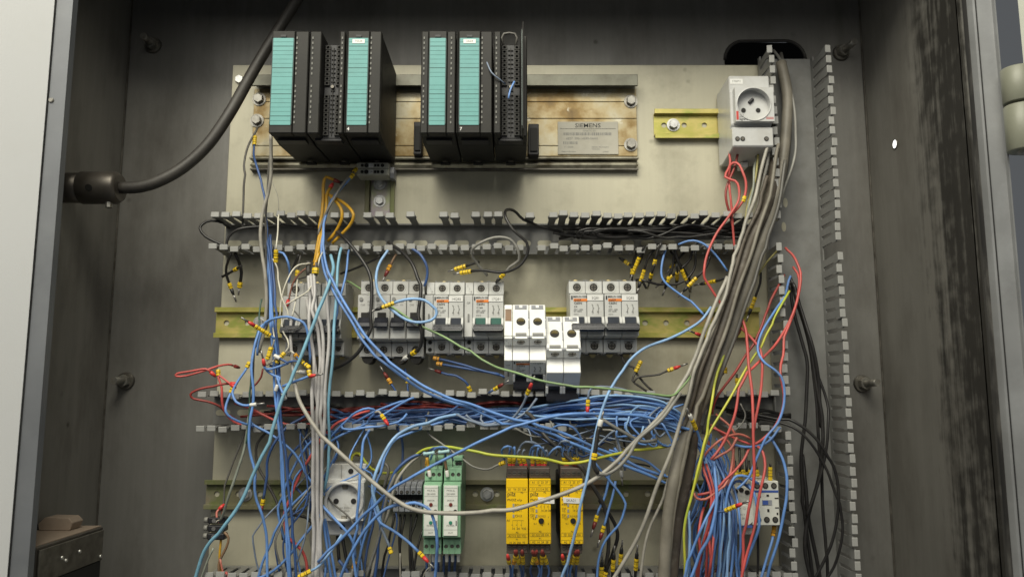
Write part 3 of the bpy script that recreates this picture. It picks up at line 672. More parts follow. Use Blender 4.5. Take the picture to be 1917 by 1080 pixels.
# ---------------------------------------------------------------- circuit breakers
def screw_in(parent, x, y, z, r, m='steel_dark', slot=True):
    b = MB(); b.cyl((x, y, z), (x, y-.0012, z), r, r*.95, 14); s = b.build('terminal_screw', m, parent, smooth=True)
    if slot:
        b = MB(); b.box(x-r*.75, x+r*.75, y-.0016, y-.0013, z-r*.13, z+r*.13); b.box(x-r*.13, x+r*.13, y-.0017, y-.0013, z-r*.75, z+r*.75); b.build('screw_slot', 'hole_dark', s)
def breaker(label, x0, x1, zb, zt, dep, poles, loc_y=-.006, rot=None, loc=None, style='c60', body='breaker', sticker=None, aux=False, rating='C4', green=False, group='circuit breakers on the middle rail', scr='steel_dark', plain=False):
    """poles: relative widths; local frame: x centred, z from 0 to H, back at y=0, front at y=-dep"""
    W, H = x1-x0, zt-zb
    t = thing('circuit_breaker', label, 'circuit breaker', loc if loc is not None else ((x0+x1)/2, loc_y, zb), rot, group)
    D1 = dep*.70; yT = -D1; yF = -dep*.955
    tot = sum(poles); x = -W/2
    zA, zB_ = H*.215, H*.79                     # front section between the two terminal shoulders
    for i, pw in enumerate(poles):
        w = W*pw/tot; xa, xb = x+.00025, x+w-.00025; x += w; cx = (xa+xb)/2
        is_aux = aux and i == 0
        b = MB(); b.prism([(0,.0),(0,H*.30),(-.004,H*.33),(-.004,H*.66),(0,H*.70),(0,H),(yT+.003,H),(yT+.003,zB_+.002),(yF,zB_),(yF,zA),(yT+.003,zA-.002),(yT+.003,0)], xa, xb, 'x')
        po = b.build('pole_body', body, t, .0006)
        if is_aux:
            for zc, zl, zh in ((H*.90, zB_+.003, H-.0006), (H*.10, .0006, zA-.003)):
                b = MB(); b.box(xa, xb, yT, yT+.0028, zl, zh); b.build('terminal_front', body, po, .0005)
            b = MB()
            for zz_ in (H*.155, H*.055): b.cyl((cx, yT-.0001, zz_), (cx, yT-.0006, zz_), w*.24, w*.24, 12)
            b.build('wire_entry', 'hole_dark', po)
            print_on(po, [('1', cx-w*.2, yT-.0003, H*.94, .0032), ('\\', cx, yT-.0003, H*.90, .004), ('14', cx+w*.15, yT-.0003, H*.86, .003), ('12', cx+w*.15, yT-.0003, H*.825, .003), ('OF', cx, yF-.0003, H*.68, .0032, .01)], 'print_grey')
            b = MB(); b.box(xa+w*.1, xb-w*.1, yT*.50, yT*.15, H+.0001, H+.0006); b.build('end_window', 'brown', po)
            b = MB(); b.box(cx-.0009, cx+.0009, yF-.0012, yF-.0001, H*.43, H*.53); b.build('indicator_slot', 'print_grey', po)
            continue
        for zc, zl, zh in ((H*.895, zB_+.003, H-.0006), (H*.10, .0006, zA-.003)):
            r = min(w*.24, (zh-zl)*.40); zc = (zl+zh)/2
            b = MB(); b.holed(xa, xb, zl, zh, yT, yT+.0028, cx, zc, r, n=18); tf = b.build('terminal_front', body, po)
            b = MB(); b.tube([(cx+r*1.28*math.cos(a), yT-.0001, zc+r*1.28*math.sin(a)) for a in [2*math.pi*k/18 for k in range(19)]], .00035, 5, False); b.build('terminal_rim', body, tf, smooth=True)
            b = MB(); b.cyl((cx, yT+.0027, zc), (cx, yT+.0015, zc), r*.985, r*.985, 18); b.build('terminal_well', 'hole_dark', tf)
            screw_in(tf, cx, yT+.0014, zc, r*.78, scr)
        # cage clamp openings in the end faces
        for zc, up in ((H, 1), (0, -1)):
            b = MB(); b.cyl((cx, yT*.52, zc+up*.0001), (cx, yT*.52, zc+up*.0007), w*.27, w*.27, 18); o = b.build('wire_entry', 'hole_dark', po)
            b = MB(); b.cyl((cx, yT*.52, zc+up*.0008), (cx, yT*.52-.0006, zc+up*.0010), w*.20, w*.20, 18); b.build('clamp', 'brass', o)
            b = MB(); b.box(cx-w*.32, cx+w*.32, yT*.93, yT*.86, zc+up*.0001 if up > 0 else zc-.0008, zc+.0008 if up > 0 else zc-.0001); b.build('vent_slot', 'print_grey', po)
            sg = (lambda v: (zc+.0001, zc+v)) if up > 0 else (lambda v: (zc-v, zc-.0001))
            za_, zb2 = sg(.0009)
            b = MB(); b.box(cx-w*.36, cx-w*.10, -.0045, -.0018, za_, zb2); b.box(cx+w*.10, cx+w*.36, -.0045, -.0018, za_, zb2); b.box(cx-w*.36, cx+w*.36, -.0068, -.0050, za_, zb2)
            b.box(xb-w*.05, xb, yT*.42, yT*.20, za_, zb2); b.box(xb-w*.045, xb, yT*.72, yT*.50, za_, zb2)
            b.box(xa, xa+w*.12, yT*1.0, yT*.95, za_, zb2); b.box(xb-w*.12, xb, yT*1.0, yT*.95, za_, zb2); b.build('end_notch', 'terminal_grey', po)
        if style == 'c60':
            # cheeks and window of the lever
            b = MB(); b.box(xa+w*.16, xb-w*.16, yF-.0011, yF-.0002, H*.385, H*.475); b.build('lever_window', 'toggle_green' if green else 'toggle_window', po, .0003)
            for s in (-1, 1):
                xx = cx + s*w*.42; b = MB(); b.prism([(yF-.0002,H*.30),(yF-.0002,H*.475),(yF-.002,H*.475),(yF-.0055,H*.40),(yF-.0055,H*.33),(yF-.002,H*.29)], xx-w*.075, xx+w*.075, 'x'); b.build('lever_cheek', body, po, .0003)
            b = MB()
            for k in range(2): b.box(cx-w*.28, cx+w*.28, yT-.0006, yT-.0001, zA-.0055-k*.0022, zA-.0045-k*.0022)
            b.build('vent_slot', 'print_grey', po)
        elif style == 'single':
            b = MB(); b.box(xa+w*.22, xb-w*.22, yF-.0012, yF-.0002, H*.36, H*.56); b.build('lever_window', 'hole_dark', po, .0003)
            b = MB(); b.prism([(yF-.0013,H*.40),(yF-.0013,H*.50),(yF-.007,H*.42),(yF-.008,H*.37),(yF-.006,H*.35)], xa+w*.06, xb-w*.06, 'x'); b.build('lever', 'toggle', po, .0006)
            b = MB(); b.cyl((cx-w*.28, yF-.0001, H*.735), (cx-w*.28, yF-.0012, H*.735), w*.12, w*.12, 12); b.build('test_dot', 'print_grey', po)
            b = MB(); b.prism([(cx+w*.36*math.cos(math.pi+math.pi*k/10), -.0002+w*.42*math.sin(math.pi+math.pi*k/10)) for k in range(11)], yT*.95, yT*.45, 'y'); b.build('terminal_shroud', 'hole_dark', po)
            b = MB(); b.box(xa+w*.05, xb-w*.05, yF-.0008, yF-.0002, H*.225, H*.335); b.build('label_tab', 'breaker', po, .0003)
            print_on(po, [('C60', cx-w*.18, yF-.0003, H*.66, .003), ('10A', cx+w*.2, yF-.0003, H*.70, .003), ('230', cx+w*.2, yF-.0003, H*.66, .0024)], 'print_grey')
    # lever bar across the poles
    xs_ = -W/2 + (W*poles[0]/tot if aux else 0)
    if style == 'c60':
        b = MB(); b.prism([(yF-.0006,H*.275),(yF-.0006,H*.385),(yF-.006,H*.385),(yF-.0115,H*.345),(yF-.0125,H*.30),(yF-.009,H*.265)], xs_+.001, W/2-.001, 'x'); b.build('lever_bar', 'toggle', t, .0009, seg=2)
        if not plain:
            wp = (W/2-xs_)/2; yl = yF-.0003
            b = MB(); b.box(xs_+wp*.22, xs_+wp*1.02, yl-.0002, yl, H*.690, H*.725); b.build('orange_stripe', 'print_orange', t)
            print_on(t, [('MERLIN GERIN', xs_+wp*.20, yl-.0001, H*.752, .0030, .005, 'LEFT', .9), ('multi9', xs_+wp*.26, yl-.0004, H*.707, .0030, .01, 'LEFT'), ('C60N', xs_+wp*.24, yl-.0001, H*.662, .0036, .008, 'LEFT'), (rating, xs_+wp*.24, yl-.0001, H*.615, .0030, .005, 'LEFT'),
                         ('400V~ 6000', xs_+wp*.22, yl-.0001, H*.575, .0021, 0, 'LEFT'), ('IEC 60898', xs_+wp*.22, yl-.0001, H*.55, .0021, 0, 'LEFT'), ('24312', xs_+wp*.22, yl-.0001, H*.51, .0021, 0, 'LEFT')], 'print_black')
            b = MB(); b.box(xs_+wp*.08, xs_+wp*.16, yl-.0002, yl, H*.715, H*.765); b.build('maker_mark', 'print_black', t)
            cx = xs_+wp*1.5
            print_on(t, [('}', cx-.003, yl-.0001, H*.60, .0095), ('}', cx+.003, yl-.0001, H*.60, .0095), ('3', cx-.003, yl-.0001, H*.535, .004), ('3', cx+.003, yl-.0001, H*.535, .004)], 'print_grey')
            if sticker:
                b = MB(); b.box(xs_+wp*1.02, W/2-.001, yl-.0004, yl, H*.70, H*.768); s = b.build('sticker', 'sticker', t)
                print_on(s, [(sticker, (xs_+wp*1.02+W/2)/2, yl-.0006, H*.733, .0038, .005)], 'print_grey')
    return t
def brk(label, px0, px1, py0, py1, poles, dep=.066, **k):
    xa, xb = at(px0, 595, dep*.95+.006).x, at(px1, 595, dep*.95+.006).x
    zt, zb = at(900, py0, dep*.70+.006).z, at(900, py1, dep*.70+.006).z
    return breaker(label, xa, xb, zb, zt, dep, poles, **k)
for k in range(4):
    xx = 669 + k*30.6
    lb = ['grey single-pole breaker crossed by a black wire, first of the four alike at left', 'grey single-pole breaker, second of the four alike, behind the yellow wire marker', 'grey single-pole breaker with plain blank tab, third of the four alike', 'grey single-pole breaker, last of the four alike, beside the two-pole breaker'][k]
    brk(lb, xx, xx+30.4, 526, 668, [1], style='single', body='breaker_old')
brk('two-pole grey breaker with orange stripe and sticker 14Q82, beside single-poles', 795, 868, 528, 662, [.55,1,1], aux=True, sticker='14Q82', rating='C10A')
brk('two-pole grey breaker with sticker 17Q81, green lever windows, left of hanging white breakers', 869, 943, 528, 662, [.55,1,1], aux=True, sticker='17Q81', rating='C16A', green=True)
brk('two-pole grey breaker with sticker 5Q81, right of the hanging white breakers', 1067, 1131, 526, 660, [1,1], sticker='5Q81', rating='C4')
brk('rightmost two-pole grey breaker, sticker 5Q82, bare yellow rail to its right', 1132, 1196, 526, 660, [1,1], sticker='5Q82', rating='C2')
brk('grey breaker half hidden behind the white and grey wires at left', 528, 592, 530, 665, [1,1], plain=True, body='breaker_old')
brk('narrow grey breaker hidden behind the grey cable bundle', 594, 640, 530, 665, [1,1], plain=True, body='breaker_old')
# two breakers unclipped and hanging forward, tops turned to the viewer
def hang(label, px0, px1, py_top, dcen, ang, poles, **k):
    W = at(px1, py_top, dcen).x - at(px0, py_top, dcen).x
    p = at((px0+px1)/2, py_top, dcen)
    H, dep = .083, .066
    rotq = Matrix.Rotation(R(ang), 3, 'X')
    # back top corner (0,0,H) sits at p
    loc = p - rotq @ Vector((0, 0, H))
    return breaker(label, 0, W, 0, H, dep, poles, loc=loc, rot=(R(ang), 0, R(k.pop('yaw', 0))), body='breaker_white', scr='steel', group='white breakers hanging unclipped', **k)
hang('white three-column breaker hanging off the rail, top tilted forward, orange stripe below', 944, 1021, 570, .070, 58, [.5,1,1], aux=True, sticker='11Q83', rating='C6')
hang('white two-column breaker hanging lowest, tilted forward, right of its three-column neighbour', 1021, 1084, 592, .070, 58, [1,1], plain=True)

# ---------------------------------------------------------------- sockets
def socket_fr():
    d = .072
    p0, p1 = at(1366, 140, .062), at(1447, 292, d)
    xa, xb = at(1372, 200, d).x, at(1449, 200, d).x; W = xb-xa
    zt, zb = at(900, 141, .062).z, at(900, 274, d).z; H = zt-zb
    t = thing('modular_socket', 'white modular mains socket with round recess at upper right', 'socket', ((xa+xb)/2, -.004, zb))
    z1, z2, z3 = at(900,163,d).z-zb, at(900,228,d).z-zb, at(900,236,.068).z-zb
    Y = lambda v: -(v-.004)
    b = MB(); b.prism([(0,-.004),(0,H*.98),(Y(.050),H),(Y(.060),H),(Y(.060),z1),(Y(.062),z1-.001),(Y(.062),z2),(Y(.058),z3),(Y(.066),z3-.001),(Y(.066),.002),(Y(.060),0),(Y(.02),-.006)], -W/2, W/2, 'x'); b.build('body', 'socket_white', t, .0012)
    cz = (z1+z2)/2; r = (z1-z2)*.47; cx = 0.0006
    b = MB(); b.holed(-W/2+.003, W/2, z2+.0005, z1-.0005, Y(d), Y(.0625), cx, cz, r, n=40); fc = b.build('face_plate', 'socket_white', t)
    b = MB(); b.tube([(cx+r*math.cos(2*math.pi*k/40), Y(d)-.0002, cz+r*math.sin(2*math.pi*k/40)) for k in range(41)], .0007, 6, False); b.build('recess_rim', 'socket_white', fc, smooth=True)
    b = MB()
    for s in (-1, 1): b.cyl((cx+s*.0085-.001, Y(.0627), cz-.004), (cx+s*.0085-.001, Y(.0632), cz-.004), .0027, .0027, 16)
    b.build('pin_hole', 'hole_dark', fc)
    b = MB(); b.tube([(cx-.003, Y(.0635), cz+.0045), (cx+.002, Y(.0635), cz+.0095)], .0021, 8); b.build('earth_pin', 'plc_dark', fc, .0004)
    b = MB(); b.box(-W/2+.0036, -W/2+.0062, Y(d)-.0002, Y(d)-.00005, z2+.0022, z2+.0125); b.build('red_badge', 'print_red', fc)
    print_on(fc, [('legrand', -W/2+.0068, Y(d)-.0002, z2+.0030, .0040, .01, 'LEFT', .8), ('10/16', -W/2+.0068, Y(d)-.0002, z2+.0078, .0024, 0, 'LEFT'), ('250V', -W/2+.0068, Y(d)-.0002, z2+.0055, .0022, 0, 'LEFT')], 'print_black')
    b = MB()
    for k in range(2): b.box(W/2-.0095, W/2-.001, Y(d)-.0002, Y(d)-.00005, z2+.0030+k*.0016, z2+.0036+k*.0016)
    b.build('red_lines', 'print_red', fc)
    zc = z3*.42
    for xx in (-W/2+.0055, -W/2+.0115, W/2-.0085):
        b = MB(); b.cyl((xx, Y(.0661), zc), (xx, Y(.0666), zc), .0027, .0027, 16); o = b.build('screw_hole', 'hole_dark', t)
        b = MB(); b.cyl((xx, Y(.0667), zc), (xx, Y(.0669), zc), .0018, .0018, 12); b.build('terminal_screw', 'steel_dark', o)
    b = MB(); b.box(-W/2+.001, -W/2+.016, Y(.0604), Y(.0601), H*.885, H*.955); s = b.build('sticker', 'sticker', t); print_on(s, [('17GM1', -W/2+.0085, Y(.0606), H*.92, .0036)], 'print_grey')
    b = MB(); b.box(-.004, .004, Y(.030), Y(.012), -.012, -.006); b.build('rail_clip', 'sticker', t, .0005)
socket_fr()
def socket_de():
    d = .064
    xa, xb = at(606, 940, d).x, at(679, 940, d).x; W = xb-xa
    zt, zb = at(900, 868, .050).z, at(900, 1002, .050).z; H = zt-zb
    t = thing('modular_socket', 'white round earthed socket smeared with brown dirt at lower left', 'socket', ((xa+xb)/2, -.006, zb))
    Y = lambda v: -(v-.006)
    z1, z2 = at(900,903,d).z-zb, at(900,976,d).z-zb
    b = MB(); b.prism([(0,0),(0,H),(Y(.048),H),(Y(.048),z1+.002),(Y(.055),z1),(Y(.055),z2),(Y(.048),z2-.002),(Y(.048),0)], -W/2, W/2, 'x'); b.build('body', 'schuko_white', t, .001)
    cz = (z1+z2)/2; r = min(W*.46, (z1-z2)*.485)
    b = MB(); b.holed(-W/2, W/2, z2+.0005, z1-.0005, Y(d-.004), Y(.0553), 0, cz, r, n=44); fc = b.build('face_plate', 'schuko_white', t)
    b = MB(); b.tube([(r*1.03*math.cos(2*math.pi*k/44), Y(d-.003), cz+r*1.03*math.sin(2*math.pi*k/44)) for k in range(45)], .0019, 8, False); b.build('recess_rim', 'schuko_white', fc, smooth=True)
    b = MB()
    for s in (-1, 1): b.cyl((s*.0095, Y(.0554), cz), (s*.0095, Y(.0560), cz), .0029, .0029, 16)
    b.build('pin_hole', 'hole_dark', fc)
    for s in (-1, 1):
        b = MB(); b.prism([(Y(.0554), cz+s*r*.72-.0015),(Y(.0554), cz+s*r*.98),(Y(.0605), cz+s*r*.98),(Y(.0590), cz+s*r*.78)], -.0028, .0028, 'x'); b.build('earth_contact', 'steel_dark', fc, .0004)
    print_on(fc, [('16A 250V~', 0, Y(.0555), cz-.0072, .0028), ('CE', .010, Y(.0555), cz+.009, .0028), ('DIN 49440', 0, Y(.0555), cz-.0105, .0024)], 'print_grey')
    for (xx, zc) in ((W*.10, H-.008), (W*.36, H-.008), (-W*.08, .009)):
        b = MB(); b.cyl((xx, Y(.0481), zc), (xx, Y(.0487), zc), .0029, .0029, 14); b.build('screw_hole', 'hole_dark', t)
    b = MB(); b.box(-W*.15, -W*.135, Y(.0484), Y(.0481), z1+.003, H-.001); b.build('joint_line', 'print_grey', t)
socket_de()

# ---------------------------------------------------------------- green isolating amplifiers
def green_mod(label, px0, px1):
    d = .096
    xa, xb = at(px0, 950, d).x, at(px1, 950, d).x; W = xb-xa
    zt, zb = at(900, 852, .060).z, at(900, 1036, .075).z; H = zt-zb
    t = thing('signal_module', label, 'relay module', ((xa+xb)/2, -.006, zb), group='green modules on the lower rail')
    Y = lambda v: -(v-.006); g = .0003
    zs = [at(900, p, d).z-zb for p in (880, 903, 1010)]
    b = MB(); b.prism([(0,.012),(0,H-.012),(Y(.05),H),(Y(.066),H),(Y(.068),zs[0]+.004),(Y(.080),zs[0]+.001),(Y(.082),zs[1]),(Y(d-.002),zs[1]-.003),(Y(d-.002),zs[2]+.002),(Y(.084),zs[2]),(Y(.080),.001),(Y(.04),0)], -W/2+g, W/2-g, 'x'); b.build('case', 'green_case', t, .0008)
    b = MB(); b.box(-W/2+.0015, W/2-.0035, Y(d), Y(d-.0018), zs[2]+.004, zs[1]-.003); lab = b.build('label_panel', 'label_white', t, .0003)
    lz0, lz1 = zs[2]+.004, zs[1]-.003; lh = lz1-lz0; yl = Y(d)-.0002
    b = MB(); b.cyl((-.001, yl, lz0+lh*.62), (-.001, yl-.0005, lz0+lh*.62), .0019, .0019, 12); b.build('status_light', 'led_red', lab)
    b = MB(); b.cyl((-.001, yl, lz0+lh*.26), (-.001, yl-.0005, lz0+lh*.26), .0019, .0017, 12); b.build('adjuster', 'led_green', lab)
    b = MB(); b.cyl((W/2-.006, yl, lz0+lh*.49), (W/2-.006, yl-.0005, lz0+lh*.49), .0018, .0018, 12); b.build('test_jack', 'hole_dark', lab)
    print_on(lab, [('ERROR', -.001, yl, lz0+lh*.70, .0024), ('ZERO', W/2-.0105, yl, lz0+lh*.49, .0019), ('POWER', -.001, yl, lz0+lh*.20, .0024), ('OUT', -.001, yl, lz0+lh*.06, .0024), ('MCR-SL', -.001, yl, lz0+lh*.90, .0026), ('2814090', -.001, yl, lz0+lh*.83, .0026)], 'print_grey')
    b = MB()
    for v in (.95, .79, .60, .42, .12): b.box(-W/2+.002, W/2-.004, yl, yl+.0001, lz0+lh*v-.0001, lz0+lh*v+.0001)
    b.box(W/2-.0055, W/2-.0042, yl, yl+.0001, lz0+lh*.20, lz0+lh*.30)
    b.build('rule_lines', 'print_grey', lab)
    w3 = (W-.001)/3
    for tier, (y0, za, zb_) in enumerate(((Y(.0815), zs[0]+.0005, zs[1]+.001), (Y(.0685), zs[0]+.006, H-.001), (Y(.0835), .002, zs[2]-.001))):
        if tier == 1: continue
        for k in range(3):
            cx = -W/2+.0005+w3*(k+.5); zc = (za+zb_)/2; hh = abs(zb_-za)/2
            b = MB(); b.holed(cx-w3*.48, cx+w3*.48, zc-hh, zc+hh, y0-.0022, y0, cx, zc, min(w3*.34, hh*.7), n=14); tf = b.build('terminal_front', 'green_case', t)
            b = MB(); b.cyl((cx, y0-.0002, zc), (cx, y0-.0008, zc), min(w3*.33, hh*.68), min(w3*.30, hh*.6), 12); b.build('terminal_screw', 'steel_dark', tf, smooth=True)
    b = MB(); y0 = Y(.068)
    b.box(W*.02, W/2-.0006, y0-.003, y0, zs[0]+.008, H-.001); tp = b.build('top_terminal', 'green_case', t, .0005)
    b = MB(); b.cyl((W*.18, y0-.0031, H-.008), (W*.18, y0-.0036, H-.008), .0020, .0020, 12); b.cyl((W*.36, y0-.0031, H-.008), (W*.36, y0-.0036, H-.008), .0020, .0020, 12); b.build('screw_hole', 'hole_dark', tp)
    for k in range(3):
        cx = -W/2+.0005+w3*(k+.5); b = MB(); b.cyl((cx, Y(.076), .001), (cx, Y(.074), -.008), .0019, .0017, 8); b.build('ferrule', 'sleeve_white', t)
    return t
green_mod('green signal module with white label, left of the pair', 791, 826)
green_mod('green signal module with white label, right of the pair', 828, 863)

# ---------------------------------------------------------------- yellow safety relays
def relay(label, px0, px1, kind, sticker=None):
    d = .100
    xa, xb = at(px0, 955, d).x, at(px1, 955, d).x; W = xb-xa
    zt, zb = at(900, 896, d).z, at(900, 1018, d).z; H = zt-zb
    t = thing('safety_relay', label, 'safety relay', ((xa+xb)/2, -.006, zb), group='yellow relays on the lower rail')
    Y = lambda v: -(v-.006); g = .0003; yl = Y(d)-.0002
    b = MB(); b.box(-W/2+g, W/2-g, Y(.090), 0, -.002, H+.002); b.build('case', 'plc_dark', t, .0006)
    b = MB(); b.box(-W/2+g, W/2-g, Y(d), Y(.0903), 0, H); fr = b.build('front', 'yellow_case', t, .0005)
    for (s, z0, z1) in ((1, H+.0002, H+.0125), (-1, -.0105, -.0002)):
        b = MB(); b.prism([(Y(.05), z0), (Y(.05), z1), (Y(.088), z1), (Y(.094), z1-.002 if s > 0 else z1), (Y(.094), z0)], -W/2+.0008, W/2-.0008, 'x'); tb = b.build('terminal_block', 'terminal_brown', t, .0006)
        w4 = (W-.002)/4
        for k in range(4):
            cx = -W/2+.001+w4*(k+.5); zc = (z0+z1)/2 - .001*s
            b = MB(); b.cyl((cx, Y(.0941), zc), (cx, Y(.0949), zc), w4*.42, w4*.40, 14); sc = b.build('terminal_screw', 'steel_dark', tb, smooth=True)
            b = MB(); b.box(cx-w4*.3, cx+w4*.3, Y(.0951), Y(.0950), zc-.0003, zc+.0003); b.build('screw_slot', 'hole_dark', sc)
    for r_ in range(2):
        for k in range(3): pass
    P = []
    def ln(b, x0, x1, z0, z1): b.box(x0, x1, yl, yl+.0001, z0, z1)
    b = MB(); th = .00018
    if kind == 'e':
        P += [('A1   Y4  S11 S34', 0, yl, H*.835, .0034, 0, 'CENTER', .8), ('P2', W*.22, yl, H*.785, .0026), ('pilz', -W*.44, yl, H*.765, .0064, .006, 'LEFT'), ('PNOZ e1p', -W*.44, yl, H*.675, .0034, .004, 'LEFT'),
              ('POWER', -W*.10, yl, H*.592, .0034, 0, 'LEFT'), ('CH.1', -W*.10, yl, H*.51, .0034, 0, 'LEFT'), ('CH.2', -W*.10, yl, H*.43, .0034, 0, 'LEFT'), ('A1', -W*.38, yl, H*.36, .0032), ('14  24  Y32', .002, yl, H*.235, .0032),
              ('P2', 0, yl, H*.175, .0026), ('A2 S12 S22 Y32', 0, yl, H*.125, .0032, 0, 'CENTER', .85), ('P1', 0, yl, H*.07, .0026), ('14  24  24A  Y5', 0, yl, H*.022, .003, 0, 'CENTER', .85)]
        ln(b, -W*.46, W*.46, H*.865, H*.865+th); ln(b, -W*.46, W*.46, H*.80, H*.80+th); ln(b, -W*.46, W*.46, H*.155, H*.155+th); ln(b, -W*.46, W*.46, H*.10, H*.10+th)
        ln(b, -W*.2, W*.3, H*.36, H*.36+th)
        for xx in (-.2, 0, .2): ln(b, W*xx, W*xx+th, H*.25, H*.36); ln(b, W*xx-.0012, W*xx, H*.29, H*.29+th*2)
    else:
        P += [('A1  13  23  37', 0, yl, H*.945, .0032, 0, 'CENTER', .9), ('P1', 0, yl, H*.895, .0026), ('S11 S12 S14 S32', 0, yl, H*.84, .0032, 0, 'CENTER', .82), ('P2', W*.22, yl, H*.79, .0026), ('pilz', -W*.44, yl, H*.765, .0064, .006, 'LEFT'), ('PNOZ e3vp', -W*.44, yl, H*.675, .0034, .004, 'LEFT'),
              ('PWR', -W*.44, yl, H*.60, .003, 0, 'LEFT'), ('CH.', -W*.44, yl, H*.54, .003, 0, 'LEFT'), ('1/2', -W*.44, yl, H*.505, .003, 0, 'LEFT'), ('CH.', -W*.44, yl, H*.445, .003, 0, 'LEFT'), ('1/2 t', -W*.44, yl, H*.41, .003, 0, 'LEFT'), ('14 24 38', .006, yl, H*.51, .003),
              ('0,3 0,5', .002, yl, H*.425, .0028), ('0,1', -.005, yl, H*.31, .0026), ('0,2', -.006, yl, H*.385, .0026), ('1', .0085, yl, H*.41, .0026), ('2', .0085, yl, H*.31, .0026), ('4', .002, yl, H*.285, .0026),
              ('P2', 0, yl, H*.19, .0026), ('S21 S22 S33 S34', 0, yl, H*.14, .0032, 0, 'CENTER', .82), ('P1', 0, yl, H*.085, .0026), ('A2  14  24  38', 0, yl, H*.03, .0032, 0, 'CENTER', .9)]
        for za, zc_ in ((.91, .975), (.81, .87), (.115, .17), (.0055, .06)):
            ln(b, -W*.46, W*.46, H*za, H*za+th); ln(b, -W*.46, W*.46, H*zc_, H*zc_+th); ln(b, -W*.46, -W*.46+th, H*za, H*zc_); ln(b, W*.46-th, W*.46, H*za, H*zc_)
        for xx in (.05, .2, .36): ln(b, W*xx, W*xx+th, H*.535, H*.61); ln(b, W*xx-.001, W*xx, H*.57, H*.57+th*2)
        kb = MB(); kb.cyl((.0012, yl, H*.355), (.0012, yl-.0012, H*.355), .0029, .0027, 18); kb.build('time_dial', 'hole_dark', fr, smooth=True)
    b.build('diagram_lines', 'print_black', fr); print_on(fr, P, 'print_black')
    b = MB()
    for v in (.595, .51, .43): b.box(-W*.20, -W*.12, yl-.0002, yl, H*v-.0016, H*v+.0016)
    b.build('status_light', 'led_grey', fr)
    if sticker:
        b = MB(); z0 = H*.665; s = -W*.36 if kind == 'x' else -W*.06
        b.prism([(s, z0-.0022), (s+W*.70, z0-.0030), (s+W*.70, z0+.0026), (s-.0008, z0+.0036)], yl-.0006, yl-.0002, 'y'); st = b.build('sticker', 'sticker', fr)
        print_on(st, [(sticker, s+W*.34, yl-.0008, z0+.0002, .0038, .004)], 'print_grey')
    return t
relay('yellow safety relay with power diagram print, leftmost of the three', 947, 989, 'e')
relay('yellow safety relay with time dial, touching the leftmost relay', 990, 1032, 'x2', '5KA2')
relay('yellow safety relay standing apart to the right with sticker across it', 1049, 1092, 'x', '5KA21')

# ---------------------------------------------------------------- terminal blocks
def block(label, px0, px1, k):
    d = .045
    xa, xb = at(px0, 930, d).x, at(px1, 930, d).x; W = xb-xa
    zt, zb = at(900, 903, d).z, at(900, 962, d).z; H = zt-zb
    t = thing('terminal_block', label, 'terminal block', ((xa+xb)/2, -.006, zb), group='grey terminals left of the green modules')
    Y = lambda v: -(v-.006); g = .0002
    b = MB(); b.prism([(0,0),(0,H),(Y(.034),H),(Y(d),H*.86),(Y(d),H*.62),(Y(.032),H*.58),(Y(.032),H*.40),(Y(d-.004),H*.36),(Y(d-.004),H*.06),(Y(.03),0)], -W/2+g, W/2-g, 'x'); b.build('case', 'terminal_grey', t, .0005)
    b = MB(); b.cyl((0, Y(d), H*.70), (0, Y(d)-.0005, H*.70), W*.30, W*.30, 14); o = b.build('screw_hole', 'hole_dark', t); b = MB(); b.cyl((0, Y(d)-.0006, H*.70), (0, Y(d)-.0008, H*.70), W*.20, W*.2, 10); b.build('terminal_screw', 'steel_dark', o)
    b = MB(); b.cyl((0, Y(d-.004), H*.27), (0, Y(d-.004)-.0005, H*.27), W*.30, W*.30, 14); b.build('screw_hole', 'hole_dark', t)
    b = MB(); b.box(-W/2+g, W/2-g, Y(.0325), Y(.0322), H*.41, H*.57); b.build('jumper_slot', 'hole_dark', t)
for k in range(5):
    lb = ['leftmost grey screw terminal of the row beside the green modules', 'second grey screw terminal of the row beside the green modules', 'third grey screw terminal, middle of the row beside the green modules', 'fourth grey screw terminal of the row beside the green modules', 'last grey screw terminal, touching the left green module'][k]
    block(lb, 735+k*11, 745.6+k*11, k)
def beige():
    d = .032
    xa, xb = at(667, 320, d).x, at(728, 320, d).x; W = xb-xa
    zt, zb = at(900, 304, d).z, at(900, 328, d).z; H = zt-zb
    t = thing('terminal_block', 'beige double terminal block marked 13 and 24 under the black modules', 'terminal block', ((xa+xb)/2, -.006, zb))
    Y = lambda v: -(v-.006)
    b = MB(); b.box(-W/2, W/2, Y(d), -.001, 0, H); b.build('case', 'block_beige', t, .0012)
    b = MB(); b.prism([(Y(.004), -.001), (Y(.004), H*.8), (Y(.022), H*.8), (Y(.026), H*.3), (Y(.022), -.001)], W/2, W/2+.005, 'x'); b.build('end_cover', 'terminal_grey', t, .0004)
    b = MB(); b.box(-W/2, W/2, Y(d)-.0001, Y(d)+.0003, H*.5-.0002, H*.5+.0002); b.build('joint_line', 'hole_dark', t)
    for zc in (H*.75, H*.25):
        b = MB()
        for u, r in ((-.32, .0019), (-.19, .0026), (.30, .0022)): b.cyl((W*u, Y(d)-.0001, zc), (W*u, Y(d)-.0006, zc), r, r, 12)
        for u in (.08, .17): b.box(W*u-.0014, W*u+.0014, Y(d)-.0006, Y(d)-.0001, zc-.0016, zc+.0016)
        b.build('screw_hole', 'hole_dark', t)
        b = MB(); b.box(-W*.12, W*.02, Y(d)-.0005, Y(d)-.0001, zc-.0024, zc+.0024); s = b.build('marker_tag', 'sticker', t)
        print_on(s, [('13' if zc > H*.5 else '24', -W*.05, Y(d)-.0007, zc, .0040)], 'print_grey')
beige()

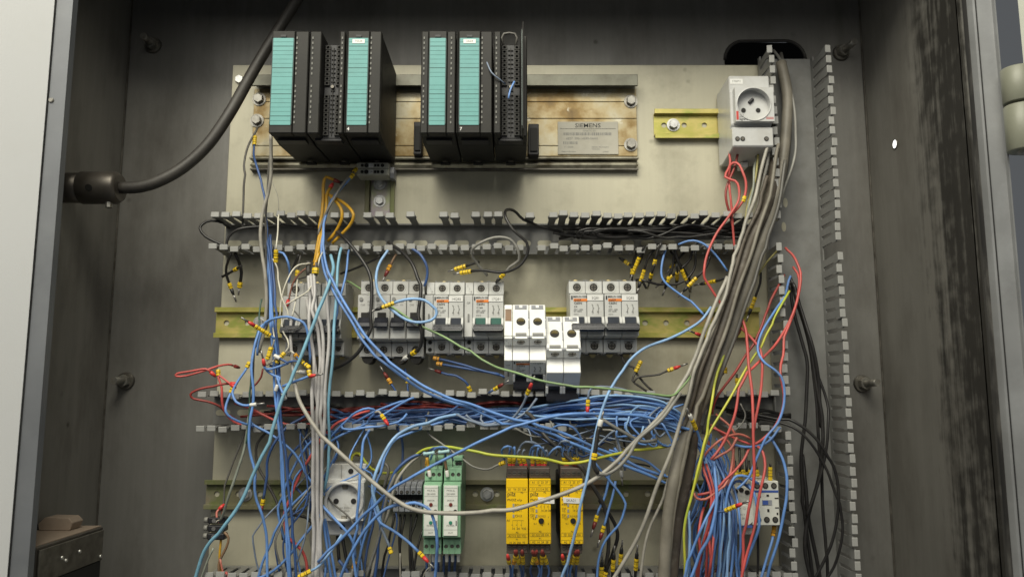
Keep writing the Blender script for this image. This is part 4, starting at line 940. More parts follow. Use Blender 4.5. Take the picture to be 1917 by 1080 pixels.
# ---------------------------------------------------------------- contactor and its round neighbour
def contactor():
    d = .075
    xa, xb = at(1408, 940, d).x, at(1459, 940, d).x; W = xb-xa
    zt, zb = at(900, 899, d).z, at(900, 984, d).z; H = zt-zb
    t = thing('contactor', 'white contactor with blue stripe and three screw terminals per side', 'contactor', ((xa+xb)/2, -.006, zb))
    Y = lambda v: -(v-.006)
    b = MB(); b.box(-W/2, W/2, Y(.062), 0, 0, H); b.build('body', 'contactor_white', t, .001)
    b = MB(); b.box(-W/2, W/2, Y(d), Y(.0622), H*.01, H*.99); fr = b.build('front', 'contactor_white', t, .0008)
    for zc in (H*.885, H*.14):
        for k in range(3):
            cx = -W*.30+k*W*.31; b = MB(); b.cyl((cx, Y(d)-.0001, zc), (cx, Y(d)-.0007, zc), .0031, .0031, 16); o = b.build('screw_hole', 'hole_dark', fr)
            b = MB(); b.cyl((cx, Y(d)-.0008, zc), (cx, Y(d)-.0011, zc), .0021, .0021, 12); b.build('terminal_screw', 'steel_dark', o)
    b = MB(); b.box(-W/2+.001, W/2-.0006, Y(d)-.0003, Y(d)-.0001, H*.735, H*.785); b.build('blue_stripe', 'print_blue', fr)
    b = MB()
    for (u, v, a, c) in ((-.22,.65,.0028,.0026),(.08,.67,.0026,.0022),(.40,.61,.0040,.0012),(.08,.34,.0022,.0030),(.40,.40,.0040,.0010),(.41,.27,.0016,.0022),(-.36,.35,.0012,.0022)):
        b.box(W*u-a/2, W*u+a/2, Y(d)-.0004, Y(d)-.0001, H*v-c/2, H*v+c/2)
    b.build('slot', 'hole_dark', fr)
    b = MB(); b.box(-W*.14, W*.22, Y(d)-.0006, Y(d)-.0001, H*.46, H*.57); w = b.build('actuator', 'terminal_grey', fr); b = MB(); b.box(-W*.12, W*.08, Y(d)-.0010, Y(d)-.0007, H*.47, H*.56); b.build('actuator_core', 'print_blue', w)
    # timer head to its left
    xa2, xb2 = at(1372, 955, d).x, at(1415, 955, d).x; W2 = xb2-xa2
    zt2, zb2 = at(900, 912, d).z, at(900, 1003, d).z; H2 = zt2-zb2
    t2 = thing('timer_relay', 'white device with large round cover left of the contactor', 'timer', ((xa2+xb2)/2, -.006, zb2))
    b = MB(); b.box(-W2/2, W2/2-.0008, Y(.066), 0, 0, H2); b.build('body', 'contactor_white', t2, .001)
    b = MB(); b.cyl((0, Y(.0662), H2*.42), (0, Y(.074), H2*.42), W2*.48, W2*.46, 40); cv = b.build('round_cover', 'contactor_white', t2, .0008, smooth=False)
    print_on(cv, [('+ 12 +', 0, Y(.0742), H2*.56, .0036), ('24 V', -.002, Y(.0742), H2*.44, .0030), ('50 Hz', .001, Y(.0742), H2*.36, .0030)], 'print_grey')
    b = MB(); b.box(-.002, .008, Y(.0744), Y(.0741), H2*.17, H2*.22); b.build('maker_mark', 'print_blue', cv)
    b = MB()
    for (u, v) in ((-.25,.90),(.0,.93),(.25,.88)): b.cyl((W2*u, Y(.0661), H2*v), (W2*u, Y(.0668), H2*v), .0026, .0026, 12)
    b.build('screw_hole', 'hole_dark', t2)
    # grey block behind the wire bundle
    p0, p1 = at(1300, 925, .05), at(1316, 968, .05)
    t3 = thing('terminal_block', 'grey terminal half hidden behind the thick conduits', 'terminal block', ((p0.x+p1.x)/2, -.006, p1.z))
    w, h = (p1.x-p0.x)/2, p0.z-p1.z
    b = MB(); b.box(-w, w, -.044, 0, 0, h); b.build('case', 'terminal_grey', t3, .0008); b = MB(); b.box(-w*.6, w*.6, -.0446, -.0442, h*.3, h*.8); s = b.build('marker_tag', 'sticker', t3); print_on(s, [('51', 0, -.0448, h*.55, .004)], 'print_grey')
contactor()

# loose black connector on the left
def loose():
    p = at(407, 992, .05); t = thing('loose_connector', 'small black three-way screw connector dangling at the left edge', 'connector', p)
    for k in range(3):
        z = .011 - k*.0085
        b = MB(); b.box(-.009, .010, -.006, .006, z-.0034, z+.0034); o = b.build('connector_cell', 'plc_dark', t, .0012)
        b = MB(); b.cyl((-.0105, 0, z), (-.0145, 0, z), .0032, .0030, 12); b.build('wire_collar', 'grey_mid', o, smooth=True)
        b = MB(); b.cyl((-.002, -.0061, z), (-.002, -.0068, z), .0022, .0022, 10); b.build('screw', 'pin_metal', o)
loose()
# box on the left wall, bottom corner
def wallbox():
    r1 = at(193, 985, .06); r2 = at(75, 1027, .183)
    x1 = r1.x; zt = r1.z; zb = zt-.16
    t = thing('wall_box', 'dark metal box with dusty brown top on the left wall', 'junction box', (XL+.0002, -.06, zb))
    w = x1-XL; y1 = -(.183-.06)
    b = MB(); b.box(0, w, y1, 0, 0, zt-zb); b.build('case', 'gland', t, .0008)
    b = MB(); b.box(.0005, w-.0015, y1+.001, -.001, zt-zb+.0002, zt-zb+.0012); b.build('dust_layer', 'dust_brown', t)
    h = zt-zb
    b = MB(); b.box(w+.0002, w+.002, y1+.004, -.002, h-.034, h-.003); pl = b.build('upper_cover', 'steel_dark', t, .0004)
    b = MB(); b.box(w+.0002, w+.0012, y1+.012, -.004, h-.10, h-.035); b.build('window', 'dark', t)
    b = MB(); b.box(w+.0002, w+.003, y1+.004, y1+.009, h-.13, h-.035); b.build('frame_post', 'steel', t, .0004)
    b = MB(); b.box(w+.0002, w+.002, y1+.012, -.004, h-.15, h-.102); b.build('lower_cover', 'steel_dark', t, .0004)
    for (yy, zz_) in ((y1*.66, h-.017), (y1*.60, h-.021), (y1*.40, h-.017), (-.006, h-.030), (y1+.012, h-.031)):
        b = MB(); b.cyl((w+.002, yy, zz_), (w+.0032, yy, zz_), .002, .0018, 10); b.build('screw', 'zinc', pl)
    # chip of dusty debris on top
    q = thing('debris_block', 'lump of dusty brown debris lying on the wall box', 'debris', (XL+w*.45, -.06+y1*.20, zt+.0013))
    b = MB(); b.prism([(-.020,0),(.012,0),(.015,.008),(.010,.013),(-.014,.0135),(-.021,.007)], -.011, .010, 'y'); b.build('lump', 'dust_brown', q, .0006)
    b = MB(); b.prism([(-.034,0),(-.021,0),(-.022,.006),(-.031,.007)], -.008, .006, 'y'); b.build('chip', 'black_dusty', q, .001)
wallbox()
# cable gland on the left wall
def gland():
    e = at(226, 352, .10); z = e.z; y = e.y
    t = thing('cable_gland', 'dark steel cable gland sticking out of the left wall', 'cable gland', (XL, y, z))
    L = e.x-XL
    b = MB(); b.cyl((0,0,0), (L*.42,0,0), .0165, .0165, 28); b.build('wall_nipple', 'gland', t, smooth=True)
    b = MB(); b.tube([(L*.36,0,0),(L*.38,0,0),(L*.93,0,0),(L,0,0)], [.0165,.0178,.0178,.0145], 28); b.build('compression_nut', 'gland', t, smooth=True)
    b = MB(); b.cyl((L*.84,-.002,-.016), (L*.84,-.002,-.0225), .0042, .0038, 8); b.build('clamp_screw', 'steel', t)
    b = MB(); b.cyl((L*.62,-.0172,-.004), (L*.62,-.0182,-.0045), .0038, .0038, 12); b.build('set_screw', 'hole_dark', t)
    return e
GE = gland()
# ---------------------------------------------------------------- wires and cables
def spline(pts, seg=0.007):
    """Catmull-Rom through the points, resampled about every seg metres"""
    P_ = [pts[0]*2 - pts[1]] + pts + [pts[-1]*2 - pts[-2]]
    out = []
    for i in range(1, len(P_)-2):
        p0, p1, p2, p3 = P_[i-1:i+3]
        n = max(2, min(14, int((p2-p1).length/seg)+1))
        for k in range(n):
            t = k/n; t2, t3 = t*t, t*t*t
            out.append(.5*((2*p1) + (p2-p0)*t + (2*p0-5*p1+4*p2-p3)*t2 + (3*p1-p0-3*p2+p3)*t3))
    out.append(pts[-1]); return out
NAMES = {'blue':'blue_wire','blue_dark':'blue_wire','blue_pale':'blue_wire','blue_grey':'blue_wire','teal':'teal_cable','red':'red_wire','red_dark':'red_wire','salmon':'red_wire','red_brown':'red_wire',
 'grey':'grey_cable','grey_light':'grey_cable','grey_mid':'grey_cable','grey_dark':'grey_cable','black':'black_wire','black_dusty':'black_wire','white_wire':'white_wire','clear_grey':'grey_wire',
 'yellow_orange':'yellow_wire','yellow_green':'earth_wire','green':'green_wire','green_pale':'green_wire','brown':'brown_wire','dark_green':'green_wire','olive':'yellow_wire','conduit_brown':'conduit','conduit_grey':'conduit','rubber':'power_cable'}
def end_pieces(o, org, p, tdir, r, spec):
    tdir = tdir.normalized(); q = p - org
    for ch in spec:
        if ch in 'yow':
            ln = .0068 if ch != 'w' else .0072; rr = max(r*1.55, .0024) if ch != 'w' else max(r*1.3, .0021)
            b = MB(); b.tube([q, q+tdir*.0008, q+tdir*(ln-.0008), q+tdir*ln], [rr*.9, rr, rr, rr*.85], 7 if ch != 'w' else 10)
            s = b.build('marker_sleeve' if ch != 'w' else 'ferrule', {'y':'sleeve_yellow','o':'sleeve_orange','w':'sleeve_white'}[ch], o, smooth=(ch=='w'))
            if ch != 'w':
                b = MB()
                k = random.uniform(.35, .65); b.tube([q+tdir*(ln*k-.00035), q+tdir*(ln*k+.00035)], rr*1.02, 7, False)
                b.build('marking', 'print_black', s)
            q = q + tdir*(ln+.0004)
        elif ch in 'rdk':
            ln = .0078; rr = max(r*1.30, .0021)
            b = MB(); b.tube([q, q+tdir*ln*.55, q+tdir*ln], [rr, rr*.95, rr*.55], 10); b.build('ferrule', {'r':'ferrule_red','d':'ferrule_dark','k':'ferrule_black'}[ch], o, smooth=True)
            q = q + tdir*ln
        elif ch == 'p':
            b = MB(); b.tube([q, q+tdir*.0085], [.0011, .0010], 7); b.build('pin', 'pin_metal', o, smooth=True); q = q + tdir*.0085
        elif ch == '-': q = q + tdir*.003
def wire(label, pts, d=(.06,.06), m='blue', r=1.6, a='', z='', marks=(), group=None, cat=None, wob=0.0):
    n = len(pts); P3 = []
    for i, p in enumerate(pts):
        if len(p) > 2: dd = p[2]
        else:
            u = i/(n-1)*(len(d)-1); k = min(int(u), len(d)-2); dd = d[k] + (d[k+1]-d[k])*(u-k)
        v = at(p[0], p[1], dd)
        if wob: v = v + Vector((random.gauss(0,wob), random.gauss(0,wob), random.gauss(0,wob)))
        P3.append(v)
    s = spline(P3)
    if len(s) > 8 and r < 4:
        ph = [random.uniform(0, 6.28) for _ in range(4)]; am = .00045
        for i in range(1, len(s)-1): s[i] = s[i] + Vector((math.sin(i*.5+ph[0])+math.sin(i*.23+ph[1]), math.sin(i*.4+ph[2]), math.sin(i*.45+ph[3])+math.sin(i*.2+ph[0])))*am
    if len(s) > 14 and r < 4:
        for _ in range(len(s)//14):                      # a few handling kinks
            i = random.randrange(3, len(s)-3); kv = Vector((random.gauss(0,1), random.gauss(0,.6), random.gauss(0,1)))*.0011
            for j, f_ in ((-1,.45),(0,1),(1,.45)): s[i+j] = s[i+j] + kv*f_
    org = P3[0].copy(); r = r*(.00082 if r < 4 else .001)
    b = MB(); b.tube([p-org for p in s], r, 8 if r < .004 else 14)
    o = b.build(NAMES[m], m, None, smooth=True, loc=org)
    nm = NAMES[m]
    tag(o, label, cat or ('cable' if 'cable' in nm else 'conduit' if nm == 'conduit' else 'wire'), group)
    if a: end_pieces(o, org, s[0], s[0]-s[1], r, a)
    if z: end_pieces(o, org, s[-1], s[-1]-s[-2], r, z)
    for mk_ in marks:                                    # sleeves part way along: (px, py[, code])
        k = min(range(1, len(s)-1), key=lambda i: (s[i]-at(mk_[0], mk_[1], -s[i].y)).length)
        end_pieces(o, org, s[k], s[k+1]-s[k-1], r, mk_[2] if len(mk_) > 2 else 'y')
    return o
Wr = wire
ORD = ['leftmost', 'second from left', 'third from left', 'fourth from left', 'fifth from left', 'sixth from left', 'seventh from left']
# --- power cable from the gland, up behind the modules
b = [ (226,352,.10),(262,350,.10),(300,338,.098),(345,312,.092),(390,270,.085),(430,212,.075),(465,150,.06),(495,98,.05),(525,50,.045),(565,-15,.04),(590,-70,.035)]
Wr('thick black power cable curving from the gland up past the modules', b, m='rubber', r=6.6)

# --- left edge, top
Wr('thin dark wire hanging from the rail bolt at the far left', [(482,240),(470,262),(462,285),(457,320),(456,360),(455,402),(454,430)], (.02,.04,.04), 'grey_dark', 1.6)
Wr('blue wire with yellow marker dropping from the rail end', [(476,272),(475,290),(480,310),(490,340),(496,370),(497,410),(502,450),(506,500),(510,560),(514,640),(519,720),(521,790),(527,850),(533,930),(538,1000),(545,1095)], (.03,.06,.075,.08,.07), 'blue_dark', 1.6, a='yy')
Wr('grey cable running down the left side from the first module', [(507,252),(508,285),(507,325),(500,365),(492,405),(488,438),(491,480),(497,515),(500,560),(494,610),(484,660)], (.10,.08,.08,.07), 'grey', 2.4)
Wr('thin dark grey wire beside the grey cable at left', [(509,258),(505,300),(500,350),(497,400),(499,440),(498,500),(503,560),(498,610),(478,650),(474,700),(472,760),(466,800)], (.09,.07,.07,.06), 'grey_dark', 1.5)
for i, pts in enumerate(([(499,436),(503,480),(507,540),(510,600),(517,660),(520,720),(522,790),(528,850),(533,930),(538,1000),(545,1095)],
                         [(506,440),(509,480),(513,540),(516,600),(521,660),(524,720),(527,800),(535,860),(543,940),(551,1010),(556,1095)],
                         [(503,446),(501,500),(505,560),(508,620),(513,700),(518,760),(524,830),(528,900),(536,980),(541,1095)])):
    Wr('blue wire in the upright bundle at left, '+['middle strand between the ducts','rightmost strand between the ducts','leftmost strand between the ducts'][i], pts, (.06,.08,.085,.08,.07), ['blue','blue_dark','blue'][i], 1.7, group='blue upright bundle at left')
Wr('blue wire bending left of the bundle and running down to the bottom', [(500,604),(488,612),(481,632),(475,658),(471,691),(474,728),(474,758),(470,784),(466,825),(468,853),(475,880),(477,917),(487,950),(495,983),(500,1017),(502,1095)], (.07,.09,.09,.085,.08), 'blue', 1.8)
Wr('dark green wire along the left side, behind the blue wire', [(490,560),(484,600),(478,640),(471,690),(467,740),(466,790),(461,830)], (.05,.07,.07), 'dark_green', 1.3)
Wr('blue wire arching over the left breaker', [(492,622),(498,604),(516,595),(537,592),(555,596),(568,604),(575,619),(578,645),(580,680)], (.09,.10,.10,.09), 'blue', 1.7)
Wr('short blue arch wire under the arching one, red ferrule end', [(512,596),(498,606),(491,618),(485,640),(482,665)], (.09,.09,.085), 'blue', 1.6)
Wr('thick pale teal cable slanting across the lower left', [(619,478),(626,500),(620,522),(609,548),(600,572),(588,605),(562,668),(542,715),(525,760),(501,828),(475,886),(453,933),(423,980),(395,1015),(378,1043),(362,1095)], (.06,.09,.10,.105,.10,.08), 'teal', 2.3)
Wr('teal cable hanging straight down to the round socket', [(639,464),(633,504),(630,544),(626,598),(624,645),(618,720),(616,778),(616,815),(614,878),(606,920)], (.06,.08,.09,.08,.07), 'teal', 2.0)
Wr('short blue wire hanging beside the teal cable', [(653,468),(648,504),(639,544),(629,590),(626,640)], (.055,.07,.075), 'blue', 1.5)
# grey bundle
G = [[(578,513),(580,548),(578,580),(579,617),(585,654),(587,691),(585,728),(586,760),(586,834),(586,958),(587,1095)],
     [(588,513),(591,548),(587,580),(594,617),(600,672),(596,710),(594,778),(595,852),(595,958),(596,1095)],
     [(581,514),(586,560),(600,608),(605,654),(605,710),(601,778),(603,834),(600,958),(603,1095)],
     [(612,505),(612,560),(616,617),(614,672),(609,728),(607,778),(604,834),(598,900),(597,983),(590,1095)],
     [(575,560),(578,600),(583,640),(590,700),(590,760),(591,850),(591,950),(593,1095)]]
for i, g in enumerate(G):
    Wr('light grey cable in the upright bundle left of centre, '+['leftmost at the bottom','third strand at the middle','bowing right under the breakers','rightmost at the middle','slim strand in its core'][i], g, (.07,.085,.09,.09-.004*i,.075), 'grey_light', 2.3, group='light grey upright cable bundle')
Wr('short light grey cable stub hanging behind the white wires', [(545,600),(545,630),(546,654),(547,690),(550,712)], (.07,.08,.085), 'grey_light', 2.2)
Wr('long grey cable swooping from the left across the green modules to the right', [(550,708),(553,721),(562,754),(592,802),(636,847),(692,898),(740,935),(784,954),(858,961),(932,956),(980,949),(1054,924),(1117,893),(1158,861),(1187,828),(1239,776),(1272,724),(1298,680),(1320,616),(1339,570),(1362,518)], (.085,.11,.125,.125,.12,.10,.085), 'grey', 2.7)
# white thin wires
WH = [([(522,402),(521,430),(518,455),(517,468)], 'yy'), ([(511,485),(518,504),(522,533),(528,557),(539,581),(541,600)], ''), ([(581,493),(557,496),(546,507),(533,537),(526,567),(524,595)], ''), ([(604,472),(598,485),(596,500)], ''),
      ([(587,530),(576,546),(557,557),(535,570)], ''), ([(557,524),(554,548),(551,570),(546,596)], ''), ([(518,597),(511,615),(514,634),(509,650)], 'yy'), ([(527,592),(529,620),(538,637),(540,652),(533,660)], 'yy'), ([(538,661),(546,658),(552,663)], 'oy'), ([(500,683),(507,679),(514,674)], 'w')]
WL = ['thin white wire falling into the yellow markers at upper left', 'thin white wire running below the yellow markers to the left breaker', 'thin white wire curving left from the yellow wires', 'short white wire end beside the yellow wire bundle', 'thin white wire sweeping down left across the grey cables', 'thin white wire upright before the left breaker', 'thin white wire bent around the blue arch, yellow markers at its foot', 'thin white wire looping beside the grey stub', 'short white wire with orange marker under the left breaker', 'short slanting white wire with white ferrule']
for (p, e), l in zip(WH, WL): Wr(l, p, (.07,.09,.09), 'white_wire', 1.1, z=e)
# knot of marked ends at left
Wr('blue wire end with red ferrule and three yellow markers at the knot', [(515,634),(506,628),(498,623)], (.095,.10), 'blue', 1.5, a='', z='yyrp', marks=((508,629),))
Wr('blue wire with red ferrule rising from the knot', [(540,680),(524,686),(510,690),(500,690),(495,684)], (.09,.095), 'blue', 1.6, z='rp', marks=())
Wr('yellow marked white wire end above the red ferrule', [(499,676),(502,668),(506,655)], (.098,.098), 'white_wire', 1.2, marks=((501,672),(504,663)))
Wr('blue wire making a hook above the duct, white ferrule at its foot', [(462,688),(454,700),(446,712),(438,728),(437,740),(442,752),(455,758),(468,758)], (.08,.085,.09), 'blue', 1.7, a='y', z='wp')
Wr('blue wire dropping from a yellow marker into the middle duct at left', [(432,735),(425,755),(424,770),(434,782),(455,792),(475,798)], (.075,.08,.06), 'blue', 1.7, a='y')
Wr('blue wire running right from the knot towards the grey cables', [(494,686),(500,695),(513,704),(524,708),(520,720)], (.09,.09), 'blue', 1.6, z='w')
Wr('blue wire with red ferrule and yellow marker before the grey bundle', [(529,723),(545,716),(559,712),(572,708),(580,704)], (.09,.10), 'blue', 1.7, z='rp')
Wr('dark wire with two yellow markers slanting into the grey bundle', [(555,668),(566,678),(576,686),(579,700)], (.095,.10), 'blue_dark', 1.3, marks=((560,671),(570,680),(579,690)))
Wr('blue wire crossing the knot from left to right', [(505,684),(524,686),(542,676),(559,675),(577,686)], (.08,.09), 'blue_dark', 1.6)
Wr('short blue wire with white ferrule inside the knot', [(540,680),(533,676),(524,671)], (.095,.095), 'blue_dark', 1.5, z='w')
Wr('blue wire ending in a white ferrule by the teal cable', [(518,704),(523,720),(527,730),(530,737)], (.09,.095), 'blue', 1.6, z='w')
Wr('short white sleeve wire lying across the grey bundle', [(548,696),(556,696),(560,696)], (.09,.09), 'white_wire', 1.3, z='w')
# reds at left
Wr('red wire loop sticking out far left of the plate', [(436,684),(427,683),(409,686),(387,693),(348,702),(328,703),(331,698),(357,695),(385,691),(394,696)], (.05,.07,.075,.07), 'red', 1.5, z='r', a='-d')
Wr('red wire from the yellow marker down into the middle duct', [(409,703),(411,712),(415,728),(416,756),(424,775),(445,792),(470,797)], (.07,.07,.05), 'red', 1.7, a='y')
Wr('red wire with red ferrule running right above the duct', [(405,700),(415,706),(424,713),(432,719)], (.07,.075), 'red', 1.4, z='r')
Wr('dark red wire looping around the left end of the middle duct', [(431,718),(400,722),(368,730),(357,737),(363,745),(387,750),(411,760),(425,774),(448,790)], (.07,.075,.07,.04), 'red_dark', 1.6, a='r')
Wr('dark red wire rising behind the blue bundle at left', [(492,690),(489,705),(480,718),(468,728)], (.05,.05), 'red_dark', 1.4)
Wr('red wire lying in the left part of the middle duct', [(440,755),(470,766),(488,775),(512,786),(534,793),(562,795),(600,790)], (.035,.045,.04), 'red', 1.7)
Wr('red wire rising from the middle duct right of the grey bundle', [(612,812),(622,800),(634,789),(656,780),(674,773),(692,769)], (.06,.06,.05), 'red', 1.8)
Wr('red wire winding behind the grey bundle down to the bottom', [(610,805),(583,853),(568,879),(551,908),(542,930),(533,956),(535,988),(542,1007),(563,1027),(573,1050),(578,1095)], (.05,.05,.06,.05), 'red', 2.0)
for i, pts in enumerate(([(470,772),(540,778),(620,770),(700,762),(800,766),(860,772)], [(500,760),(560,768),(640,782),(720,776),(790,763),(880,770)], [(450,780),(520,770),(590,764),(680,772),(760,764),(830,770)], [(560,788),(600,776),(660,766),(740,768),(820,775)])):
    Wr(['dark red wire inside the middle duct, running farthest right along its back','bright red wire inside the middle duct among the dark red ones','dark red wire inside the middle duct, starting farthest left','short dark red wire inside the middle duct right of the grey bundle'][i], pts, (.018,.022,.02), 'red_dark' if i != 1 else 'red', 1.7, group='red wires in the middle duct')
# yellow wires and their crimps under the first trio
Wr('yellow wire dropping from a red crimp left of centre', [(625,337),(612,330),(606,345),(604,380),(600,430),(592,470),(588,492)], (.045,.05,.06), 'yellow_orange', 2.3, a='dk')
Wr('yellow wire beside the red crimp, reaching the black heat shrink', [(618,352),(612,365),(610,400),(602,445),(592,488)], (.045,.055,.065), 'yellow_orange', 2.3, a='r')
Wr('yellow wire with short hook into the upper duct', [(612,362),(626,376),(638,390),(640,402),(632,425),(613,452)], (.045,.06,.05), 'yellow_orange', 2.2)
Wr('yellow wire with the widest hook into the upper duct', [(620,366),(642,380),(658,396),(661,408),(652,425),(622,456)], (.045,.065,.05), 'yellow_orange', 2.2)
Wr('yellow wire going straight through the upper duct fingers', [(607,420),(601,452),(594,478),(588,498)], (.05,.06,.07), 'yellow_orange', 2.2)
Wr('black heat shrink sleeve over the grey cables below the yellow wires', [(578,490),(577,500),(578,516)], (.068,.07), 'black_dusty', 3.2)
Wr('black heat shrink sleeve beside the yellow marker', [(592,492),(591,502),(590,516)], (.068,.07), 'black_dusty', 3.0, marks=((591,500,'y'),))
Wr('grey wire from the beige terminal down into the upper duct', [(662,322),(648,338),(632,360),(616,385),(604,412),(596,440)], (.04,.06,.055), 'grey_mid', 1.7, a='y')
# long blue pair
LP = [(655,334),(640,352),(622,378),(608,410),(604,430),(607,470),(613,504),(626,533),(641,559),(660,590),(686,633),(723,670),(733,680),(784,717),(840,743),(880,756),(917,772),(954,783),(998,794),(1043,807),(1089,825),(1108,833),(1150,850),(1197,876),(1236,889)]
Wr('long blue wire from the beige terminal sweeping down right across the breakers, upper of pair', LP, (.045,.06,.085,.105,.115,.11,.10,.08), 'blue', 1.9, a='y')
Wr('long blue wire sweeping down right across the breakers, lower of pair', [(605,440),(603,470),(608,508),(620,536),(634,562),(653,594),(678,637),(716,676),(780,722),(838,750),(878,763),(914,779),(951,791),(996,802),(1041,814),(1086,833),(1105,842),(1160,868),(1206,885),(1232,897)], (.06,.08,.10,.11,.105,.10,.08), 'blue', 1.9)
Wr('long blue wire rising from lower left over the yellow relays to the thick conduits', [(596,1050),(602,1043),(647,1000),(693,953),(726,922),(763,898),(830,860),(880,834),(920,817),(960,800),(998,788),(1060,777),(1126,774),(1200,778),(1260,794),(1300,806)], (.08,.10,.12,.125,.12,.11,.09), 'blue', 1.9)
Wr('blue wire in a tall arch over the terminals, right foot before the green module', [(632,1095),(638,1080),(655,1042),(683,992),(717,955),(750,941),(775,940),(800,953),(815,983),(820,1017),(817,1050),(813,1095)], (.08,.10,.115,.125,.12,.10), 'blue', 2.0)
Wr('blue wire ending in yellow marker and red ferrule below the green modules', [(700,917),(702,950),(713,975),(742,997),(767,1017),(784,1033)], (.07,.09,.10), 'blue', 1.9, z='yrp')
Wr('grey blue wire ending in a yellow marker under the terminals', [(698,930),(704,960),(713,983),(720,1003),(729,1024)], (.06,.08,.085), 'blue_grey', 1.9, z='y')
Wr('blue wire from the socket down to the orange marker', [(600,942),(625,967),(650,995),(662,1020),(665,1043)], (.075,.08,.07), 'blue', 1.8)
Wr('grey wire rising into an orange marker at the bottom', [(655,1095),(659,1075),(662,1062)], (.06,.065), 'grey', 1.9, z='o')
Wr('grey wire from a yellow double marker at the bottom of the grey bundle', [(640,1000),(620,1030),(600,1055),(582,1068)], (.08,.085), 'blue_pale', 1.7, z='yy')
Wr('blue wire passing right of the round socket', [(700,797),(691,806),(681,830),(678,864),(674,893),(670,950),(664,1000),(660,1040),(668,1095)], (.05,.065,.075,.07), 'blue', 1.8)
Wr('grey blue cable bending from the middle duct down to the terminals', [(860,776),(820,784),(774,799),(744,814),(722,843),(704,886),(698,917),(707,958),(712,985)], (.05,.07,.09,.08), 'blue_pale', 2.2)
Wr('blue wire beneath the bending grey blue cable', [(830,790),(794,800),(767,810),(739,823),(724,846),(712,880),(700,930),(690,980),(676,1030),(665,1095)], (.045,.06,.075,.06), 'blue', 1.8)
Wr('dark blue wire dropping from the middle duct behind the terminals', [(743,800),(752,821),(755,840),(754,866),(750,900)], (.045,.03,.03), 'blue_dark', 1.8)
Wr('thin grey wire from the middle duct to the first yellow relay', [(803,770),(799,790),(804,812),(831,834),(865,858),(887,873),(913,879),(935,869)], (.04,.05,.07,.08), 'grey_mid', 1.4, z='y')
Wr('yellow green earth wire above the green modules and relays', [(735,893),(757,872),(780,852),(800,840),(835,836),(859,840),(896,846),(920,850),(963,853),(1010,858),(1065,867),(1102,862),(1128,856),(1165,848),(1190,842),(1252,834)], (.05,.08,.10,.11,.10,.08), 'yellow_green', 1.9)
Wr('yellow green wire loop over the round socket', [(655,872),(660,852),(672,850),(684,866),(696,878),(715,885),(735,884)], (.03,.04,.03), 'yellow_green', 1.8)
Wr('brown wire loop behind the round socket', [(653,875),(655,856),(663,850),(672,852)], (.02,.03), 'brown', 2.0)
for i, (p, mm) in enumerate((([(693,1085),(708,1017),(717,987),(725,967),(733,933),(745,897),(765,868),(788,848)],'grey'), ([(680,1095),(700,1040),(712,990),(722,940),(735,900),(757,867),(785,849)],'grey_mid'), ([(700,1095),(707,1042),(712,1000),(718,950),(726,915),(742,880),(770,856),(795,846)],'blue_dark'))):
    Wr(['grey cable slanting up from the bottom to the green modules', 'darker grey cable slanting up beside its grey neighbour', 'dark blue wire slanting up to the green modules'][i], p, (.05,.06,.075,.07), mm, 2.0)
Wr('grey wire hooking over the terminals', [(708,886),(714,872),(722,870),(728,880),(724,895),(718,915)], (.04,.05,.05), 'grey_dark', 2.2)
Wr('dark blue wire looping over the left green module top', [(800,862),(803,845),(812,838),(824,838),(832,845),(834,860)], (.07,.09,.075), 'blue_dark', 1.6, a='o')
Wr('blue wire looping between the green module tops', [(806,860),(812,842),(828,836),(842,842),(848,862)], (.075,.095,.075), 'blue', 1.4)
# resistors on the green modules
for (x, y, l) in ((803, 849, 'pale blue resistor on top of the left green module'), (831, 846, 'pale blue resistor on top of the right green module')):
    p = at(x, y, .095); o = thing('resistor', l, 'resistor', p)
    b = MB(); b.tube([(-.006,0,0),(-.0045,0,0),(-.003,0,0),(.003,0,.0008),(.0045,0,.001),(.006,0,.001)], [.0018,.0022,.0017,.0017,.0022,.0018], 10); b.build('body', 'resistor', o, smooth=True)
    for s in (-1,1):
        b = MB(); b.tube([(s*.006,0,.0005),(s*.0085,.002,-.001),(s*.009,.008,-.016)], .0005, 6); b.build('lead', 'pin_metal', o, smooth=True)
for (x, l) in ((797,'orange'), (830,'brown')):
    Wr('short %s wire end standing in a green module top' % l, [(x+2,856),(x+4,868),(x+6,880)], (.085,.085), 'yellow_orange' if l=='orange' else 'brown', 1.9, z='w')
